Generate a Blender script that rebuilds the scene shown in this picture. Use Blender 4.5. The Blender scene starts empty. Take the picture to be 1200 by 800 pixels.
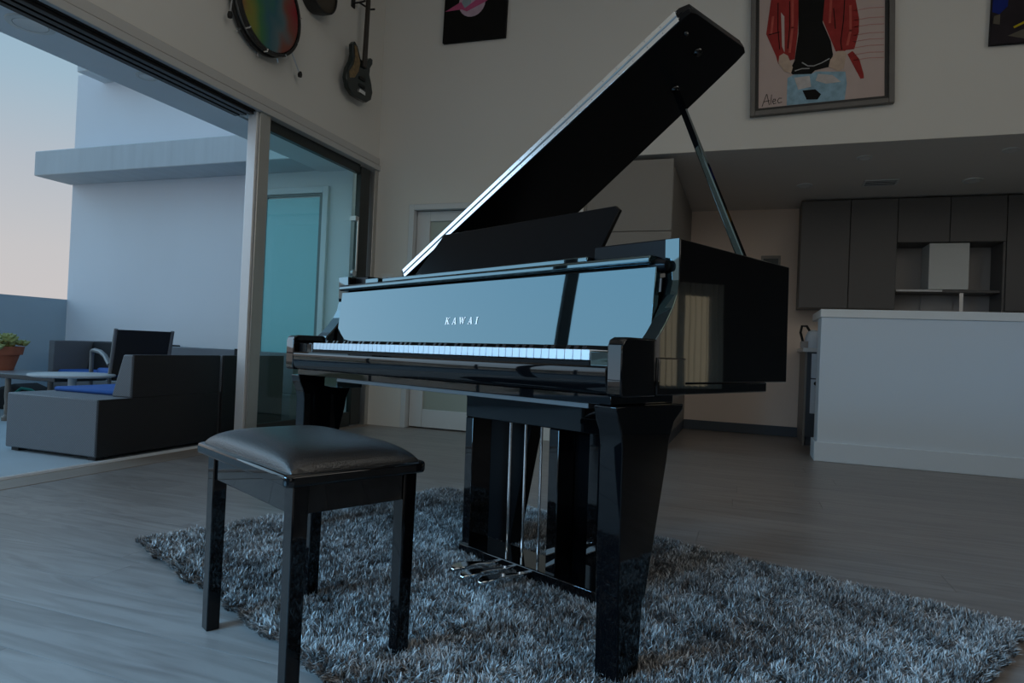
import bpy, bmesh, math, random
import numpy as np
from mathutils import Matrix, Vector
random.seed(7)
R = math.radians
C = bpy.context.scene.collection

# ---------------------------------------------------------------- camera
YAW, PITCH, ROLL, FPX = 0.34106, 0.01005, -0.04288, 780.0
CAMZ = 0.75
def cam_matrix():
    cy, sy = math.cos(YAW), math.sin(YAW)
    f = Vector((-sy*math.cos(PITCH), cy*math.cos(PITCH), math.sin(PITCH)))
    r = Vector((cy, sy, 0)); d = f.cross(r)
    c, s = math.cos(ROLL), math.sin(ROLL)
    r2 = c*r + s*d; d2 = -s*r + c*d
    m = Matrix.Identity(4)
    for i in range(3):
        m[i][0] = r2[i]; m[i][1] = -d2[i]; m[i][2] = -f[i]
    m[2][3] = CAMZ
    return m
cd = bpy.data.cameras.new('camera'); cam = bpy.data.objects.new('camera', cd); C.objects.link(cam)
cd.sensor_width = 36.0; cd.lens = FPX/1200*36.0; cd.clip_start = 0.02; cd.clip_end = 2000
cam.matrix_world = cam_matrix()
bpy.context.scene.camera = cam

# ---------------------------------------------------------------- exposure, sky, sun, added fill lamps
vs = bpy.context.scene.view_settings
vs.view_transform = 'Standard'; vs.look = 'None'; vs.gamma = 1.0; vs.use_curve_mapping = False
vs.exposure = 0.0
SKY_STRENGTH = 1.0
SUN_STRENGTH = 5.5
w = bpy.data.worlds.new('dusk_sky'); bpy.context.scene.world = w; w.use_nodes = True
nt = w.node_tree; nt.nodes.clear()
out = nt.nodes.new('ShaderNodeOutputWorld'); bg = nt.nodes.new('ShaderNodeBackground')
tc = nt.nodes.new('ShaderNodeTexCoord'); sx = nt.nodes.new('ShaderNodeSeparateXYZ')
rp = nt.nodes.new('ShaderNodeValToRGB')
nt.links.new(tc.outputs['Generated'], sx.inputs[0]); nt.links.new(sx.outputs['Z'], rp.inputs[0])
nt.links.new(rp.outputs[0], bg.inputs[0]); nt.links.new(bg.outputs[0], out.inputs[0])
bg.inputs[1].default_value = SKY_STRENGTH
stops = [(0.0, (.25, .25, .26)), (.004, (.60, .56, .555)), (.10, (.56, .55, .56)), (.20, (.46, .505, .56)),
         (.30, (.34, .475, .58)), (.42, (.25, .43, .57)), (.70, (.20, .39, .58)), (1.0, (.17, .36, .58))]
els = rp.color_ramp.elements
els[0].position, els[0].color = stops[0][0], (*stops[0][1], 1)
els[1].position, els[1].color = stops[-1][0], (*stops[-1][1], 1)
for p, c in stops[1:-1]:
    e = els.new(p); e.color = (*c, 1)
sd = bpy.data.lights.new('low_sun', 'SUN'); so = bpy.data.objects.new('low_sun', sd); C.objects.link(so)
sd.energy = SUN_STRENGTH; sd.color = (1.0, .86, .68); sd.angle = R(1.0)
so.rotation_euler = Vector((.80, .57, .21)).to_track_quat('Z', 'Y').to_euler()
so.location = (30, 20, 12)
def area(name, loc, rot, sx_, sy_, power, color):
    a = bpy.data.lights.new(name, 'AREA'); a.shape = 'RECTANGLE'; a.size = sx_; a.size_y = sy_; a.energy = power; a.color = color
    o = bpy.data.objects.new(name, a); C.objects.link(o); o.location = loc; o.rotation_euler = rot
    return o
area('ceiling_fill', (-.2, -.2, 4.66), (0, 0, 0), 5.0, 5.4, 38, (1.0, .95, .86))  # added warm fill lamp under the solid ceiling, brightens the room
area('right_wall_fill', (4.5, -.3, 3.65), (0, R(90), 0), 1.3, 5.4, 40, (1.0, .90, .76))  # added warm fill lamp, brightens the left wall
gd = bpy.data.lights.new('sky_fill', 'SUN'); go = bpy.data.objects.new('sky_fill', gd); C.objects.link(go)
gd.energy = 1.0; gd.color = (.46, .74, 1.0); gd.angle = R(50)  # broad blue sun lamp added in place of brighter sky on this side
go.rotation_euler = Vector((-.93, -.25, .45)).to_track_quat('Z', 'Y').to_euler(); go.location = (-30, -15, 12)
od = area('opening_fill', (-3.1, -1.9, 1.7), Vector((-.72, -.66, .64)).to_track_quat('Z', 'Y').to_euler(), 1.8, 1.2, 66, (.24, .60, 1.0))  # added blue fill lamp inside the opening for floor, rug and island
od.data.spread = R(74)

# ---------------------------------------------------------------- materials
def newmat(name):
    m = bpy.data.materials.new(name); m.use_nodes = True
    b = m.node_tree.nodes['Principled BSDF']
    return m, m.node_tree, b
def setp(b, **k):
    names = dict(color='Base Color', rough='Roughness', metal='Metallic', ior='IOR', spec='Specular IOR Level', coat='Coat Weight', coatr='Coat Roughness', sheen='Sheen Weight', trans='Transmission Weight', sub='Subsurface Weight')
    for a, v in k.items():
        b.inputs[names[a]].default_value = (*v, 1) if a == 'color' else v
def mat(name, color, rough=.5, metal=0, ior=1.5, spec=.5, noise=0, nscale=8, bump=0, bscale=60, stretch=None, **k):
    """plain procedural material: colour with a little noise variation and optional fine bump"""
    m, t, b = newmat(name); setp(b, color=color, rough=rough, metal=metal, ior=ior, spec=spec, **k)
    tcn = t.nodes.new('ShaderNodeTexCoord'); src = tcn.outputs['Object']
    if stretch:
        mp = t.nodes.new('ShaderNodeMapping'); mp.inputs['Scale'].default_value = stretch
        t.links.new(src, mp.inputs[0]); src = mp.outputs[0]
    if noise:
        n = t.nodes.new('ShaderNodeTexNoise'); n.inputs['Scale'].default_value = nscale; n.inputs['Detail'].default_value = 4
        t.links.new(src, n.inputs['Vector'])
        mx = t.nodes.new('ShaderNodeMix'); mx.data_type = 'RGBA'
        mx.inputs[6].default_value = (*[c*(1-noise) for c in color], 1); mx.inputs[7].default_value = (*[min(1, c*(1+noise)) for c in color], 1)
        t.links.new(n.outputs['Fac'], mx.inputs[0]); t.links.new(mx.outputs[2], b.inputs['Base Color'])
    if bump:
        n2 = t.nodes.new('ShaderNodeTexNoise'); n2.inputs['Scale'].default_value = bscale; n2.inputs['Detail'].default_value = 3
        bp = t.nodes.new('ShaderNodeBump'); bp.inputs['Strength'].default_value = bump; bp.inputs['Distance'].default_value = .004
        t.links.new(src, n2.inputs['Vector']); t.links.new(n2.outputs['Fac'], bp.inputs['Height']); t.links.new(bp.outputs[0], b.inputs['Normal'])
    return m
M = {}
M['wall'] = mat('painted_plaster', (.66, .65, .615), .75, noise=.03, nscale=1.5, bump=.05, bscale=250)
M['wall_dark'] = mat('dark_accent_wall_paint', (.10, .095, .09), .7, noise=.05, nscale=2)
M['white_paint'] = mat('white_satin_paint', (.64, .73, .82), .45, noise=.02, nscale=2)
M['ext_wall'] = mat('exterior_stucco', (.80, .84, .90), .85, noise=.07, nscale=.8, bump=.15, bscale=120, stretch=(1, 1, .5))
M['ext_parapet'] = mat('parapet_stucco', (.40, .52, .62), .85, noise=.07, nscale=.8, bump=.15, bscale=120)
M['ledge'] = mat('ledge_concrete', (.55, .60, .64), .85, noise=.12, nscale=3, bump=.2, bscale=60, stretch=(4, 1, .4))
M['soffit'] = mat('soffit_plaster', (.74, .77, .80), .8, noise=.08, nscale=2, bump=.1, bscale=90)
M['terrace'] = mat('terrace_concrete', (.40, .47, .52), .7, noise=.12, nscale=2.5, bump=.1, bscale=80)
M['ceiling'] = mat('ceiling_paint', (.60, .60, .59), .8, noise=.02, nscale=2)
M['trim_grey'] = mat('grey_trim_paint', (.50, .50, .49), .6, noise=.03, nscale=3)
M['kitchen_ceiling'] = mat('kitchen_ceiling_paint', (.66, .62, .58), .7, noise=.03, nscale=2)
M['kitchen_wall'] = mat('kitchen_wall_paint', (.80, .66, .56), .7, noise=.03, nscale=2)
M['cabinet'] = mat('grey_cabinet_laminate', (.105, .10, .098), .45, noise=.04, nscale=3)
M['tall_cabinet'] = mat('warm_grey_cabinet_laminate', (.235, .22, .20), .5, noise=.03, nscale=3)
M['dark_base'] = mat('dark_blue_grey_base', (.05, .065, .085), .5, noise=.05, nscale=4)
M['niche'] = mat('niche_tile', (.38, .36, .35), .5, noise=.05, nscale=4)
M['stone'] = mat('white_quartz', (.74, .77, .78), .3, noise=.08, nscale=3)
M['alum'] = mat('brushed_aluminium', (.52, .52, .50), .35, metal=.85, noise=.05, nscale=20, stretch=(1, 1, .05))
M['alum_light'] = mat('pale_aluminium', (.80, .82, .84), .4, metal=.35, noise=.03, nscale=20)
M['black_track'] = mat('black_track_metal', (.008, .008, .009), .45, metal=.3, noise=.1, nscale=15)
M['dark_frame'] = mat('dark_bronze_frame', (.030, .036, .036), .4, metal=.3, noise=.1, nscale=12)
M['chrome'] = mat('polished_chrome', (.86, .88, .90), .14, metal=1, noise=.03, nscale=60)
M['hinge_steel'] = mat('nickel_hinge', (.95, .96, .97), .22, metal=1, noise=.03, nscale=200)
M['rail_grey'] = mat('rail_floor_reflection', (.085, .085, .085), .35, noise=.04, nscale=15)  # grey tone carries the floor reflection on the rail
M['steel'] = mat('stainless_steel', (.55, .56, .57), .3, metal=.9, noise=.04, nscale=12)
def lacquer(name, ior, rough=.025, color=(.004, .004, .0045), tint=(1, 1, 1)):
    m, t, b = newmat(name); setp(b, color=color, rough=rough, ior=ior); b.inputs['Specular Tint'].default_value = (*tint, 1)
    n = t.nodes.new('ShaderNodeTexNoise'); n.inputs['Scale'].default_value = 2.2
    tcn = t.nodes.new('ShaderNodeTexCoord'); t.links.new(tcn.outputs['Object'], n.inputs['Vector'])
    bp = t.nodes.new('ShaderNodeBump'); bp.inputs['Strength'].default_value = .02; bp.inputs['Distance'].default_value = .02
    t.links.new(n.outputs['Fac'], bp.inputs['Height']); t.links.new(bp.outputs[0], b.inputs['Normal'])
    return m
M['lacquer'] = lacquer('black_polyester_lacquer', 1.5, .025, (.0025, .0025, .003))
M['lacquer_front'] = lacquer('black_lacquer_sky_tint', 2.3, .02, tint=(.54, .88, 1.0))  # blue specular tint puts the bluer sky reflection into the lacquer
M['lacquer_leg'] = lacquer('black_lacquer_bench_legs', 1.36, .03, (.0025, .0025, .003))
M['satin'] = lacquer('black_satin_lacquer', 1.2, .28, (.005, .005, .0055))
M['key_white'] = mat('ivory_acrylic', (.86, .88, .90), .22, noise=.02, nscale=30)
M['key_black'] = mat('ebony_key', (.006, .006, .007), .3, noise=.1, nscale=40)
M['leather'] = mat('black_leather', (.005, .005, .006), .29, ior=1.65, noise=.25, nscale=30, bump=.25, bscale=260)
M['felt'] = mat('black_rubber', (.010, .010, .010), .8, noise=.2, nscale=40)
M['logo'] = mat('silver_white_inlay', (.97, .97, .97), .35, metal=.8, noise=.02, nscale=50)
M['frost_teal'] = mat('teal_frosted_glass', (.36, .76, .86), .25, noise=.05, nscale=1.2)
M['frost_grey'] = mat('grey_green_frosted_glass', (.36, .41, .37), .25, noise=.05, nscale=1.5)
M['door_paint'] = mat('door_white_paint', (.60, .63, .65), .45, noise=.02, nscale=3)
M['door_grey'] = mat('grey_door_rail', (.16, .22, .24), .5, noise=.05, nscale=6)
def weave(name, c0, c1, scale, rough=.6):
    m, t, b = newmat(name); setp(b, rough=rough)
    tcn = t.nodes.new('ShaderNodeTexCoord'); br = t.nodes.new('ShaderNodeTexChecker'); br.inputs['Scale'].default_value = scale
    br.inputs[1].default_value = (*c0, 1); br.inputs[2].default_value = (*c1, 1)
    t.links.new(tcn.outputs['Object'], br.inputs['Vector']); t.links.new(br.outputs[0], b.inputs['Base Color'])
    bp = t.nodes.new('ShaderNodeBump'); bp.inputs['Strength'].default_value = .5; bp.inputs['Distance'].default_value = .004
    t.links.new(br.outputs['Fac'], bp.inputs['Height']); t.links.new(bp.outputs[0], b.inputs['Normal'])
    return m
M['wicker'] = weave('charcoal_wicker', (.120, .134, .152), (.180, .196, .222), 130)
M['wicker_dark'] = weave('black_and_shaded_wicker', (.009, .010, .013), (.015, .017, .021), 130)  # black weave, also the shaded copy for the sofa's room side
M['sling'] = weave('black_sling_mesh', (.008, .009, .010), (.014, .015, .017), 160)
M['blue'] = mat('blue_cushion_fabric', (.025, .11, .40), .85, noise=.12, nscale=25, bump=.2, bscale=200)
M['chair_frame'] = mat('grey_powder_coat', (.16, .17, .18), .45, metal=.2, noise=.05, nscale=20)
M['table_top'] = mat('pale_table_top', (.48, .52, .55), .35, noise=.06, nscale=9)
M['table_mid'] = mat('blue_grey_table_sheet', (.24, .27, .30), .3, noise=.06, nscale=9)
M['table_dark'] = mat('dark_table_top', (.03, .033, .038), .35, noise=.15, nscale=9)
M['table_leg'] = mat('weathered_metal', (.20, .18, .16), .5, metal=.4, noise=.2, nscale=20)
M['terracotta'] = mat('terracotta', (.36, .115, .065), .8, noise=.2, nscale=12, bump=.2, bscale=60)
M['plant'] = mat('succulent_leaf', (.30, .34, .12), .5, noise=.4, nscale=14)
M['bag'] = mat('black_canvas', (.010, .012, .014), .9, noise=.3, nscale=12)
M['teal_strap'] = mat('teal_strap', (.0, .22, .18), .6, noise=.1, nscale=10)
M['border_wood'] = mat('brown_border_wood', (.26, .215, .18), .4, noise=.15, nscale=5, stretch=(8, .6, 1))
M['grout'] = mat('floor_underlay', (.035, .03, .028), .9, noise=.1, nscale=10)
M['frame_grey'] = mat('grey_picture_frame', (.125, .118, .11), .5, noise=.15, nscale=12)
M['frame_black'] = mat('black_picture_frame', (.012, .012, .012), .5, noise=.1, nscale=12)
def paint(name, c, n=.18, s=14):
    return mat(name, c, .65, spec=.15, noise=n, nscale=s, bump=.1, bscale=60)
M['p_ground'] = paint('pale_pink_paint', (.50, .40, .37), .10, 5)
M['p_red'] = paint('red_paint', (.29, .03, .027), .35, 16)
M['p_redlight'] = paint('light_red_paint', (.46, .09, .07), .3, 20)
M['p_pink'] = paint('thin_red_wash', (.46, .24, .22), .25, 12)
M['p_black'] = paint('black_paint', (.006, .006, .006), .2)
M['p_skin'] = paint('skin_paint', (.50, .38, .30), .25, 20)
M['p_blue'] = paint('denim_paint', (.25, .40, .50), .45, 26)
M['p_pale'] = paint('pale_denim_paint', (.50, .47, .46), .3, 24)
M['p_grey'] = paint('grey_paint', (.36, .36, .36), .2)
M['p_magenta'] = paint('magenta_paint', (.46, .09, .20), .3, 9)
M['p_lilac'] = paint('lilac_paint', (.48, .36, .44), .3, 9)
M['p_slate'] = paint('slate_paint', (.26, .34, .38), .25, 9)
M['p_navy'] = paint('deep_blue_paint', (.006, .018, .16), .4, 9)
M['p_dark'] = paint('dark_brown_black_paint', (.020, .016, .020), .5, 9)
M['p_ochre'] = paint('ochre_paint', (.27, .11, .012), .4, 12)
M['p_yellow'] = paint('yellow_paint', (.42, .33, .01), .3, 12)
M['p_khaki'] = paint('khaki_paint', (.10, .09, .07), .4, 12)
def glass_mat(name, tint, ior=1.5):
    m = bpy.data.materials.new(name); m.use_nodes = True; t = m.node_tree; t.nodes.clear()
    o = t.nodes.new('ShaderNodeOutputMaterial'); tr = t.nodes.new('ShaderNodeBsdfTransparent'); gl = t.nodes.new('ShaderNodeBsdfGlossy')
    fr = t.nodes.new('ShaderNodeFresnel'); mx = t.nodes.new('ShaderNodeMixShader')
    tr.inputs[0].default_value = (*tint, 1); gl.inputs['Roughness'].default_value = .01; 
    ge = t.nodes.new('ShaderNodeNewGeometry'); mr = t.nodes.new('ShaderNodeMapRange')
    mr.inputs[3].default_value = ior; mr.inputs[4].default_value = 1/ior
    t.links.new(ge.outputs['Backfacing'], mr.inputs[0]); t.links.new(mr.outputs[0], fr.inputs[0])
    t.links.new(fr.outputs[0], mx.inputs[0]); t.links.new(tr.outputs[0], mx.inputs[1]); t.links.new(gl.outputs[0], mx.inputs[2]); t.links.new(mx.outputs[0], o.inputs[0])
    return m
M['glass'] = glass_mat('tinted_glass', (.82, .96, .94))
M['clear_glass'] = glass_mat('clear_glass', (.95, .97, .96))
def curtain_mat():
    m = bpy.data.materials.new('cream_sheer_curtain'); m.use_nodes = True; t = m.node_tree; t.nodes.clear()
    o = t.nodes.new('ShaderNodeOutputMaterial'); d = t.nodes.new('ShaderNodeBsdfDiffuse'); tl = t.nodes.new('ShaderNodeBsdfTranslucent'); mx = t.nodes.new('ShaderNodeMixShader')
    d.inputs[0].default_value = (.8, .76, .66, 1); tl.inputs[0].default_value = (.85, .80, .68, 1); mx.inputs[0].default_value = .6
    t.links.new(d.outputs[0], mx.inputs[1]); t.links.new(tl.outputs[0], mx.inputs[2]); t.links.new(mx.outputs[0], o.inputs[0])
    return m
M['curtain'] = curtain_mat()
def wood_floor():
    m, t, b = newmat('grey_oak_planks'); setp(b, rough=.34, ior=1.45)
    oi = t.nodes.new('ShaderNodeObjectInfo'); tcn = t.nodes.new('ShaderNodeTexCoord')
    off = t.nodes.new('ShaderNodeVectorMath'); off.operation = 'ADD'
    mul = t.nodes.new('ShaderNodeMath'); mul.operation = 'MULTIPLY'; mul.inputs[1].default_value = 57.0
    cx = t.nodes.new('ShaderNodeCombineXYZ')
    t.links.new(oi.outputs['Random'], mul.inputs[0])
    for i in range(3): t.links.new(mul.outputs[0], cx.inputs[i])
    t.links.new(tcn.outputs['Object'], off.inputs[0]); t.links.new(cx.outputs[0], off.inputs[1])
    mp = t.nodes.new('ShaderNodeMapping'); mp.inputs['Scale'].default_value = (1.1, 11, 4)
    t.links.new(off.outputs[0], mp.inputs[0])
    n = t.nodes.new('ShaderNodeTexNoise'); n.inputs['Scale'].default_value = 1.6; n.inputs['Detail'].default_value = 9; n.inputs['Distortion'].default_value = 1.6
    t.links.new(mp.outputs[0], n.inputs['Vector'])
    rr = t.nodes.new('ShaderNodeValToRGB')
    rr.color_ramp.elements[0].position = .33; rr.color_ramp.elements[0].color = (.185, .162, .150, 1)
    rr.color_ramp.elements[1].position = .62; rr.color_ramp.elements[1].color = (.275, .248, .232, 1)
    t.links.new(n.outputs['Fac'], rr.inputs[0])
    hsv = t.nodes.new('ShaderNodeHueSaturation')
    mr = t.nodes.new('ShaderNodeMapRange'); mr.inputs[3].default_value = .93; mr.inputs[4].default_value = 1.07
    t.links.new(oi.outputs['Random'], mr.inputs[0]); t.links.new(mr.outputs[0], hsv.inputs['Value'])
    t.links.new(rr.outputs[0], hsv.inputs['Color']); t.links.new(hsv.outputs[0], b.inputs['Base Color'])
    mr2 = t.nodes.new('ShaderNodeMapRange'); mr2.inputs[3].default_value = .30; mr2.inputs[4].default_value = .42
    t.links.new(n.outputs['Fac'], mr2.inputs[0]); t.links.new(mr2.outputs[0], b.inputs['Roughness'])
    bp = t.nodes.new('ShaderNodeBump'); bp.inputs['Strength'].default_value = .12; bp.inputs['Distance'].default_value = .002
    t.links.new(n.outputs['Fac'], bp.inputs['Height']); t.links.new(bp.outputs[0], b.inputs['Normal'])
    return m
M['wood'] = wood_floor()
def pile_mat():
    m, t, b = newmat('grey_shag_yarn'); setp(b, rough=.42, spec=.6)
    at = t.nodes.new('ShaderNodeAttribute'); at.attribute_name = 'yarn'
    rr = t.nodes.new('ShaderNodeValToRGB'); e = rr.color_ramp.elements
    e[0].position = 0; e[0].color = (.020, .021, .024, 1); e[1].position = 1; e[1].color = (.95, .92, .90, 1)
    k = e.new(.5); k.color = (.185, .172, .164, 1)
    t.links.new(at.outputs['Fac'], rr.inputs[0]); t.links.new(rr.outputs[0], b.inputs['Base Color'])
    return m
M['pile'] = pile_mat()
M['rug_back'] = mat('rug_backing', (.025, .027, .03), .95, noise=.2, nscale=30)
def rainbow_mat():
    m, t, b = newmat('rainbow_drum_head'); setp(b, rough=.25)
    tcn = t.nodes.new('ShaderNodeTexCoord'); n = t.nodes.new('ShaderNodeTexNoise'); n.inputs['Scale'].default_value = 5; n.inputs['Detail'].default_value = 1
    sp = t.nodes.new('ShaderNodeSeparateXYZ'); t.links.new(tcn.outputs['Object'], sp.inputs[0]); t.links.new(tcn.outputs['Object'], n.inputs['Vector'])
    ad = t.nodes.new('ShaderNodeMath'); ad.operation = 'MULTIPLY_ADD'; ad.inputs[1].default_value = 1.45; ad.inputs[2].default_value = .25
    t.links.new(sp.outputs['Y'], ad.inputs[0])
    a2 = t.nodes.new('ShaderNodeMath'); a2.operation = 'MULTIPLY_ADD'; a2.inputs[1].default_value = .5
    t.links.new(n.outputs['Fac'], a2.inputs[0]); t.links.new(ad.outputs[0], a2.inputs[2])
    rr = t.nodes.new('ShaderNodeValToRGB'); e = rr.color_ramp.elements
    e[0].position = 0; e[0].color = (.25, .10, .04, 1); e[1].position = 1; e[1].color = (.28, .015, .03, 1)
    for p, c in ((.16, (.20, .21, .03)), (.34, (.04, .17, .06)), (.50, (.03, .12, .15)), (.66, (.09, .15, .17)), (.80, (.20, .07, .05))):
        k = e.new(p); k.color = (*c, 1)
    t.links.new(a2.outputs[0], rr.inputs[0]); t.links.new(rr.outputs[0], b.inputs['Base Color'])
    return m
M['rainbow'] = rainbow_mat()
M['guitar'] = mat('dark_teal_guitar_lacquer', (.006, .014, .014), .2, noise=.7, nscale=9)
M['sticker'] = mat('pattern_sticker', (.18, .12, .05), .4, noise=.9, nscale=45)
M['guitar_neck'] = mat('dark_rosewood', (.022, .016, .012), .4, noise=.3, nscale=30)
M['brown_shell'] = mat('brown_drum_skin', (.055, .045, .032), .6, noise=.2, nscale=8)
M['vent_dark'] = mat('vent_dark', (.01, .01, .01), .8, noise=.1, nscale=10)
M['light_trim'] = mat('white_light_trim', (.62, .63, .62), .45, noise=.03, nscale=10)
M['light_inner'] = mat('grey_light_reflector', (.75, .75, .74), .4, metal=.0, noise=.03, nscale=10)
M['plate'] = mat('white_switch_plate', (.66, .68, .66), .4, noise=.02, nscale=20)
def hill_mat():
    m, t, b = newmat('hillside_houses_and_trees'); setp(b, rough=.9)
    tcn = t.nodes.new('ShaderNodeTexCoord'); v = t.nodes.new('ShaderNodeTexVoronoi'); v.inputs['Scale'].default_value = .16
    t.links.new(tcn.outputs['Object'], v.inputs['Vector'])
    rr = t.nodes.new('ShaderNodeValToRGB'); e = rr.color_ramp.elements
    e[0].position = 0; e[0].color = (.62, .55, .48, 1); e[1].position = 1; e[1].color = (.60, .56, .52, 1)
    for p, c in ((.30, (.55, .48, .42)), (.36, (.10, .11, .05)), (.62, (.16, .14, .07)), (.70, (.50, .44, .40))):
        k = e.new(p); k.color = (*c, 1)
    sp = t.nodes.new('ShaderNodeSeparateColor'); t.links.new(v.outputs['Color'], sp.inputs[0])
    t.links.new(sp.outputs[0], rr.inputs[0]); t.links.new(rr.outputs[0], b.inputs['Base Color'])
    return m
M['hill'] = hill_mat()

# ---------------------------------------------------------------- mesh helpers
class MB:
    def __init__(s): s.v = []; s.f = []
    def box(s, x0, x1, y0, y1, z0, z1):
        n = len(s.v)
        s.v += [(x, y, z) for z in (z0, z1) for y in (y0, y1) for x in (x0, x1)]
        s.f += [tuple(n+i for i in q) for q in ((0, 2, 3, 1), (4, 5, 7, 6), (0, 1, 5, 4), (2, 6, 7, 3), (1, 3, 7, 5), (0, 4, 6, 2))]
        return s
    def prism(s, poly, axis, a, b, tr=None):
        """extrude a 2-D outline along axis ('x','y','z'); the outline holds the other two coordinates in order"""
        n = len(s.v); k = len(poly)
        for t in (a, b):
            for p, q in poly:
                P = {'x': (t, p, q), 'y': (p, t, q), 'z': (p, q, t)}[axis]
                s.v.append(tr(P) if tr else P)
        s.f.append(tuple(n+i for i in range(k))[::-1]); s.f.append(tuple(n+k+i for i in range(k)))
        for i in range(k):
            j = (i+1) % k
            s.f.append((n+i, n+j, n+k+j, n+k+i))
        return s
    def tube(s, pts, r, seg=12, cap=True):
        pts = [Vector(p) for p in pts]; rs = r if isinstance(r, (list, tuple)) else [r]*len(pts)
        n0 = len(s.v); prev = None
        for i, p in enumerate(pts):
            d = (pts[min(i+1, len(pts)-1)] - pts[max(i-1, 0)]).normalized()
            if prev is None:
                a = d.orthogonal().normalized()
            else:
                a = (prev - d*prev.dot(d)).normalized()
            prev = a; b = d.cross(a)
            for k in range(seg):
                t = 2*math.pi*k/seg
                s.v.append(tuple(p + rs[i]*(math.cos(t)*a + math.sin(t)*b)))
        for i in range(len(pts)-1):
            for k in range(seg):
                k2 = (k+1) % seg; o = n0+i*seg
                s.f.append((o+k, o+k2, o+seg+k2, o+seg+k))
        if cap:
            s.f.append(tuple(n0+k for k in range(seg))[::-1]); o = n0+(len(pts)-1)*seg
            s.f.append(tuple(o+k for k in range(seg)))
        return s
    def lathe(s, prof, center=(0, 0, 0), axis='z', seg=32, close=True):
        """prof: list of (radius, height)"""
        n0 = len(s.v); cx, cy, cz = center
        for r, h in prof:
            for k in range(seg):
                t = 2*math.pi*k/seg; a, b = r*math.cos(t), r*math.sin(t)
                s.v.append({'z': (cx+a, cy+b, cz+h), 'x': (cx+h, cy+a, cz+b), 'y': (cx+b, cy+h, cz+a)}[axis])
        for i in range(len(prof)-1):
            for k in range(seg):
                k2 = (k+1) % seg; o = n0+i*seg
                s.f.append((o+k, o+k2, o+seg+k2, o+seg+k))
        if close:
            s.f.append(tuple(n0+k for k in range(seg))[::-1]); o = n0+(len(prof)-1)*seg
            s.f.append(tuple(o+k for k in range(seg)))
        return s
    def build(s, name, m, parent=None, bevel=0, smooth=False, seg=2):
        me = bpy.data.meshes.new(name); me.from_pydata([tuple(v) for v in s.v], [], s.f)
        bm = bmesh.new(); bm.from_mesh(me); bmesh.ops.recalc_face_normals(bm, faces=bm.faces)
        bm.to_mesh(me); bm.free()
        me.materials.append(m)
        o = bpy.data.objects.new(name, me); C.objects.link(o)
        if parent: o.parent = parent
        if bevel:
            md = o.modifiers.new('bevel', 'BEVEL'); md.width = bevel; md.segments = seg; md.limit_method = 'ANGLE'; md.angle_limit = R(40)
            md.harden_normals = False
        if smooth or bevel:
            for p in me.polygons: p.use_smooth = True
            try: me.set_sharp_from_angle(angle=R(35))
            except Exception: pass
        return o
def thing(name, label, cat, loc=(0, 0, 0), rotz=0, group=None):
    o = bpy.data.objects.new(name, None); C.objects.link(o); o.empty_display_size = .05
    o.location = loc; o.rotation_euler = (0, 0, rotz); o['label'] = label; o['category'] = cat
    if group: o['group'] = group
    return o
def tag(o, label, cat, group=None):
    o['label'] = label; o['category'] = cat
    if group: o['group'] = group
    return o
def struct(o, label=None):
    o['kind'] = 'structure'
    if label: o['label'] = label
    return o
def box(name, m, b, parent=None, bevel=0):
    return MB().box(*b).build(name, m, parent, bevel)
def arc(cx, cy, r, a0, a1, n):
    return [(cx+r*math.cos(R(a0+(a1-a0)*i/n)), cy+r*math.sin(R(a0+(a1-a0)*i/n))) for i in range(n+1)]

# ================================================================ the setting
XL, YB, XR, YF, ZC = -3.25, 5.30, 4.60, -4.0, 4.7
ZH = 2.30          # underside of the sliding-door head
# floor: underlay with real planks running along the back wall
fl = struct(box('floor', M['grout'], (XL, XR, YF, 7.25, -.06, -.016)), 'pale grey oak plank floor')
PW = .19
pm = {}
for L in (1.5, 1.9, 2.3):
    mb = MB().box(0, L-.0012, 0, PW-.0012, -.016, 0)
    o = mb.build('plank', M['wood']); pm[L] = o.data; bpy.data.objects.remove(o)
row = 0; y = -1.0
while y < 7.1:
    x = XL+.056
    first = True
    while x < XR:
        L = random.choice((1.5, 1.9, 2.3))
        if x > 2.6 and y < 1.2: break
        o = bpy.data.objects.new('plank', pm[L]); C.objects.link(o); o.parent = fl
        l2 = L
        if first:
            l2 = random.uniform(.5, L); first = False
        if x+l2 > XR: l2 = XR-x
        o.scale = (l2/L, 1, 1)
        o.location = (x, y, 0); x += l2
    y += PW; row += 1
# left wall: solid above the sliding-door head, solid behind the camera
struct(box('wall_left', M['wall'], (XL-.22, XL, YF, YB, 2.43, ZC)))
struct(box('wall_left', M['wall'], (XL-.22, XL, YF, -2.6, -.06, 2.43)))
struct(MB().box(XL-.20, XL+.022, -2.6, YB, 2.315, 2.362).box(XL-.20, XL+.010, -2.6, YB, 2.368, 2.43).box(XL-.20, XL+.002, -2.6, YB, 2.361, 2.369).build('trim_1', M['trim_grey'], None, .005), 'plaster head trim above the sliding door')
tr = MB().box(XL-.19, XL-.012, -2.6, 3.70, 2.304, 2.3155)
for k in range(3): tr.box(XL-.185+.06*k, XL-.145+.06*k, -2.6, 3.70, 2.285, 2.316)
struct(tr.build('trim_2', M['black_track'], None, .002), 'black sliding door head track')
th = MB().box(XL-.20, XL-.150, -2.6, YB, -.03, .004)
for k in range(2): th.box(XL-.190+.025*k, XL-.185+.025*k, -2.6, YB, .004, .010)
struct(th.build('trim_3', M['alum_light'], None, .001), 'pale metal sliding door threshold')
struct(box('trim_7', M['border_wood'], (XL-.150, XL+.048, -2.6, YB, -.03, .001), bevel=.002), 'brown wood border strip along the sliding door')
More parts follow.
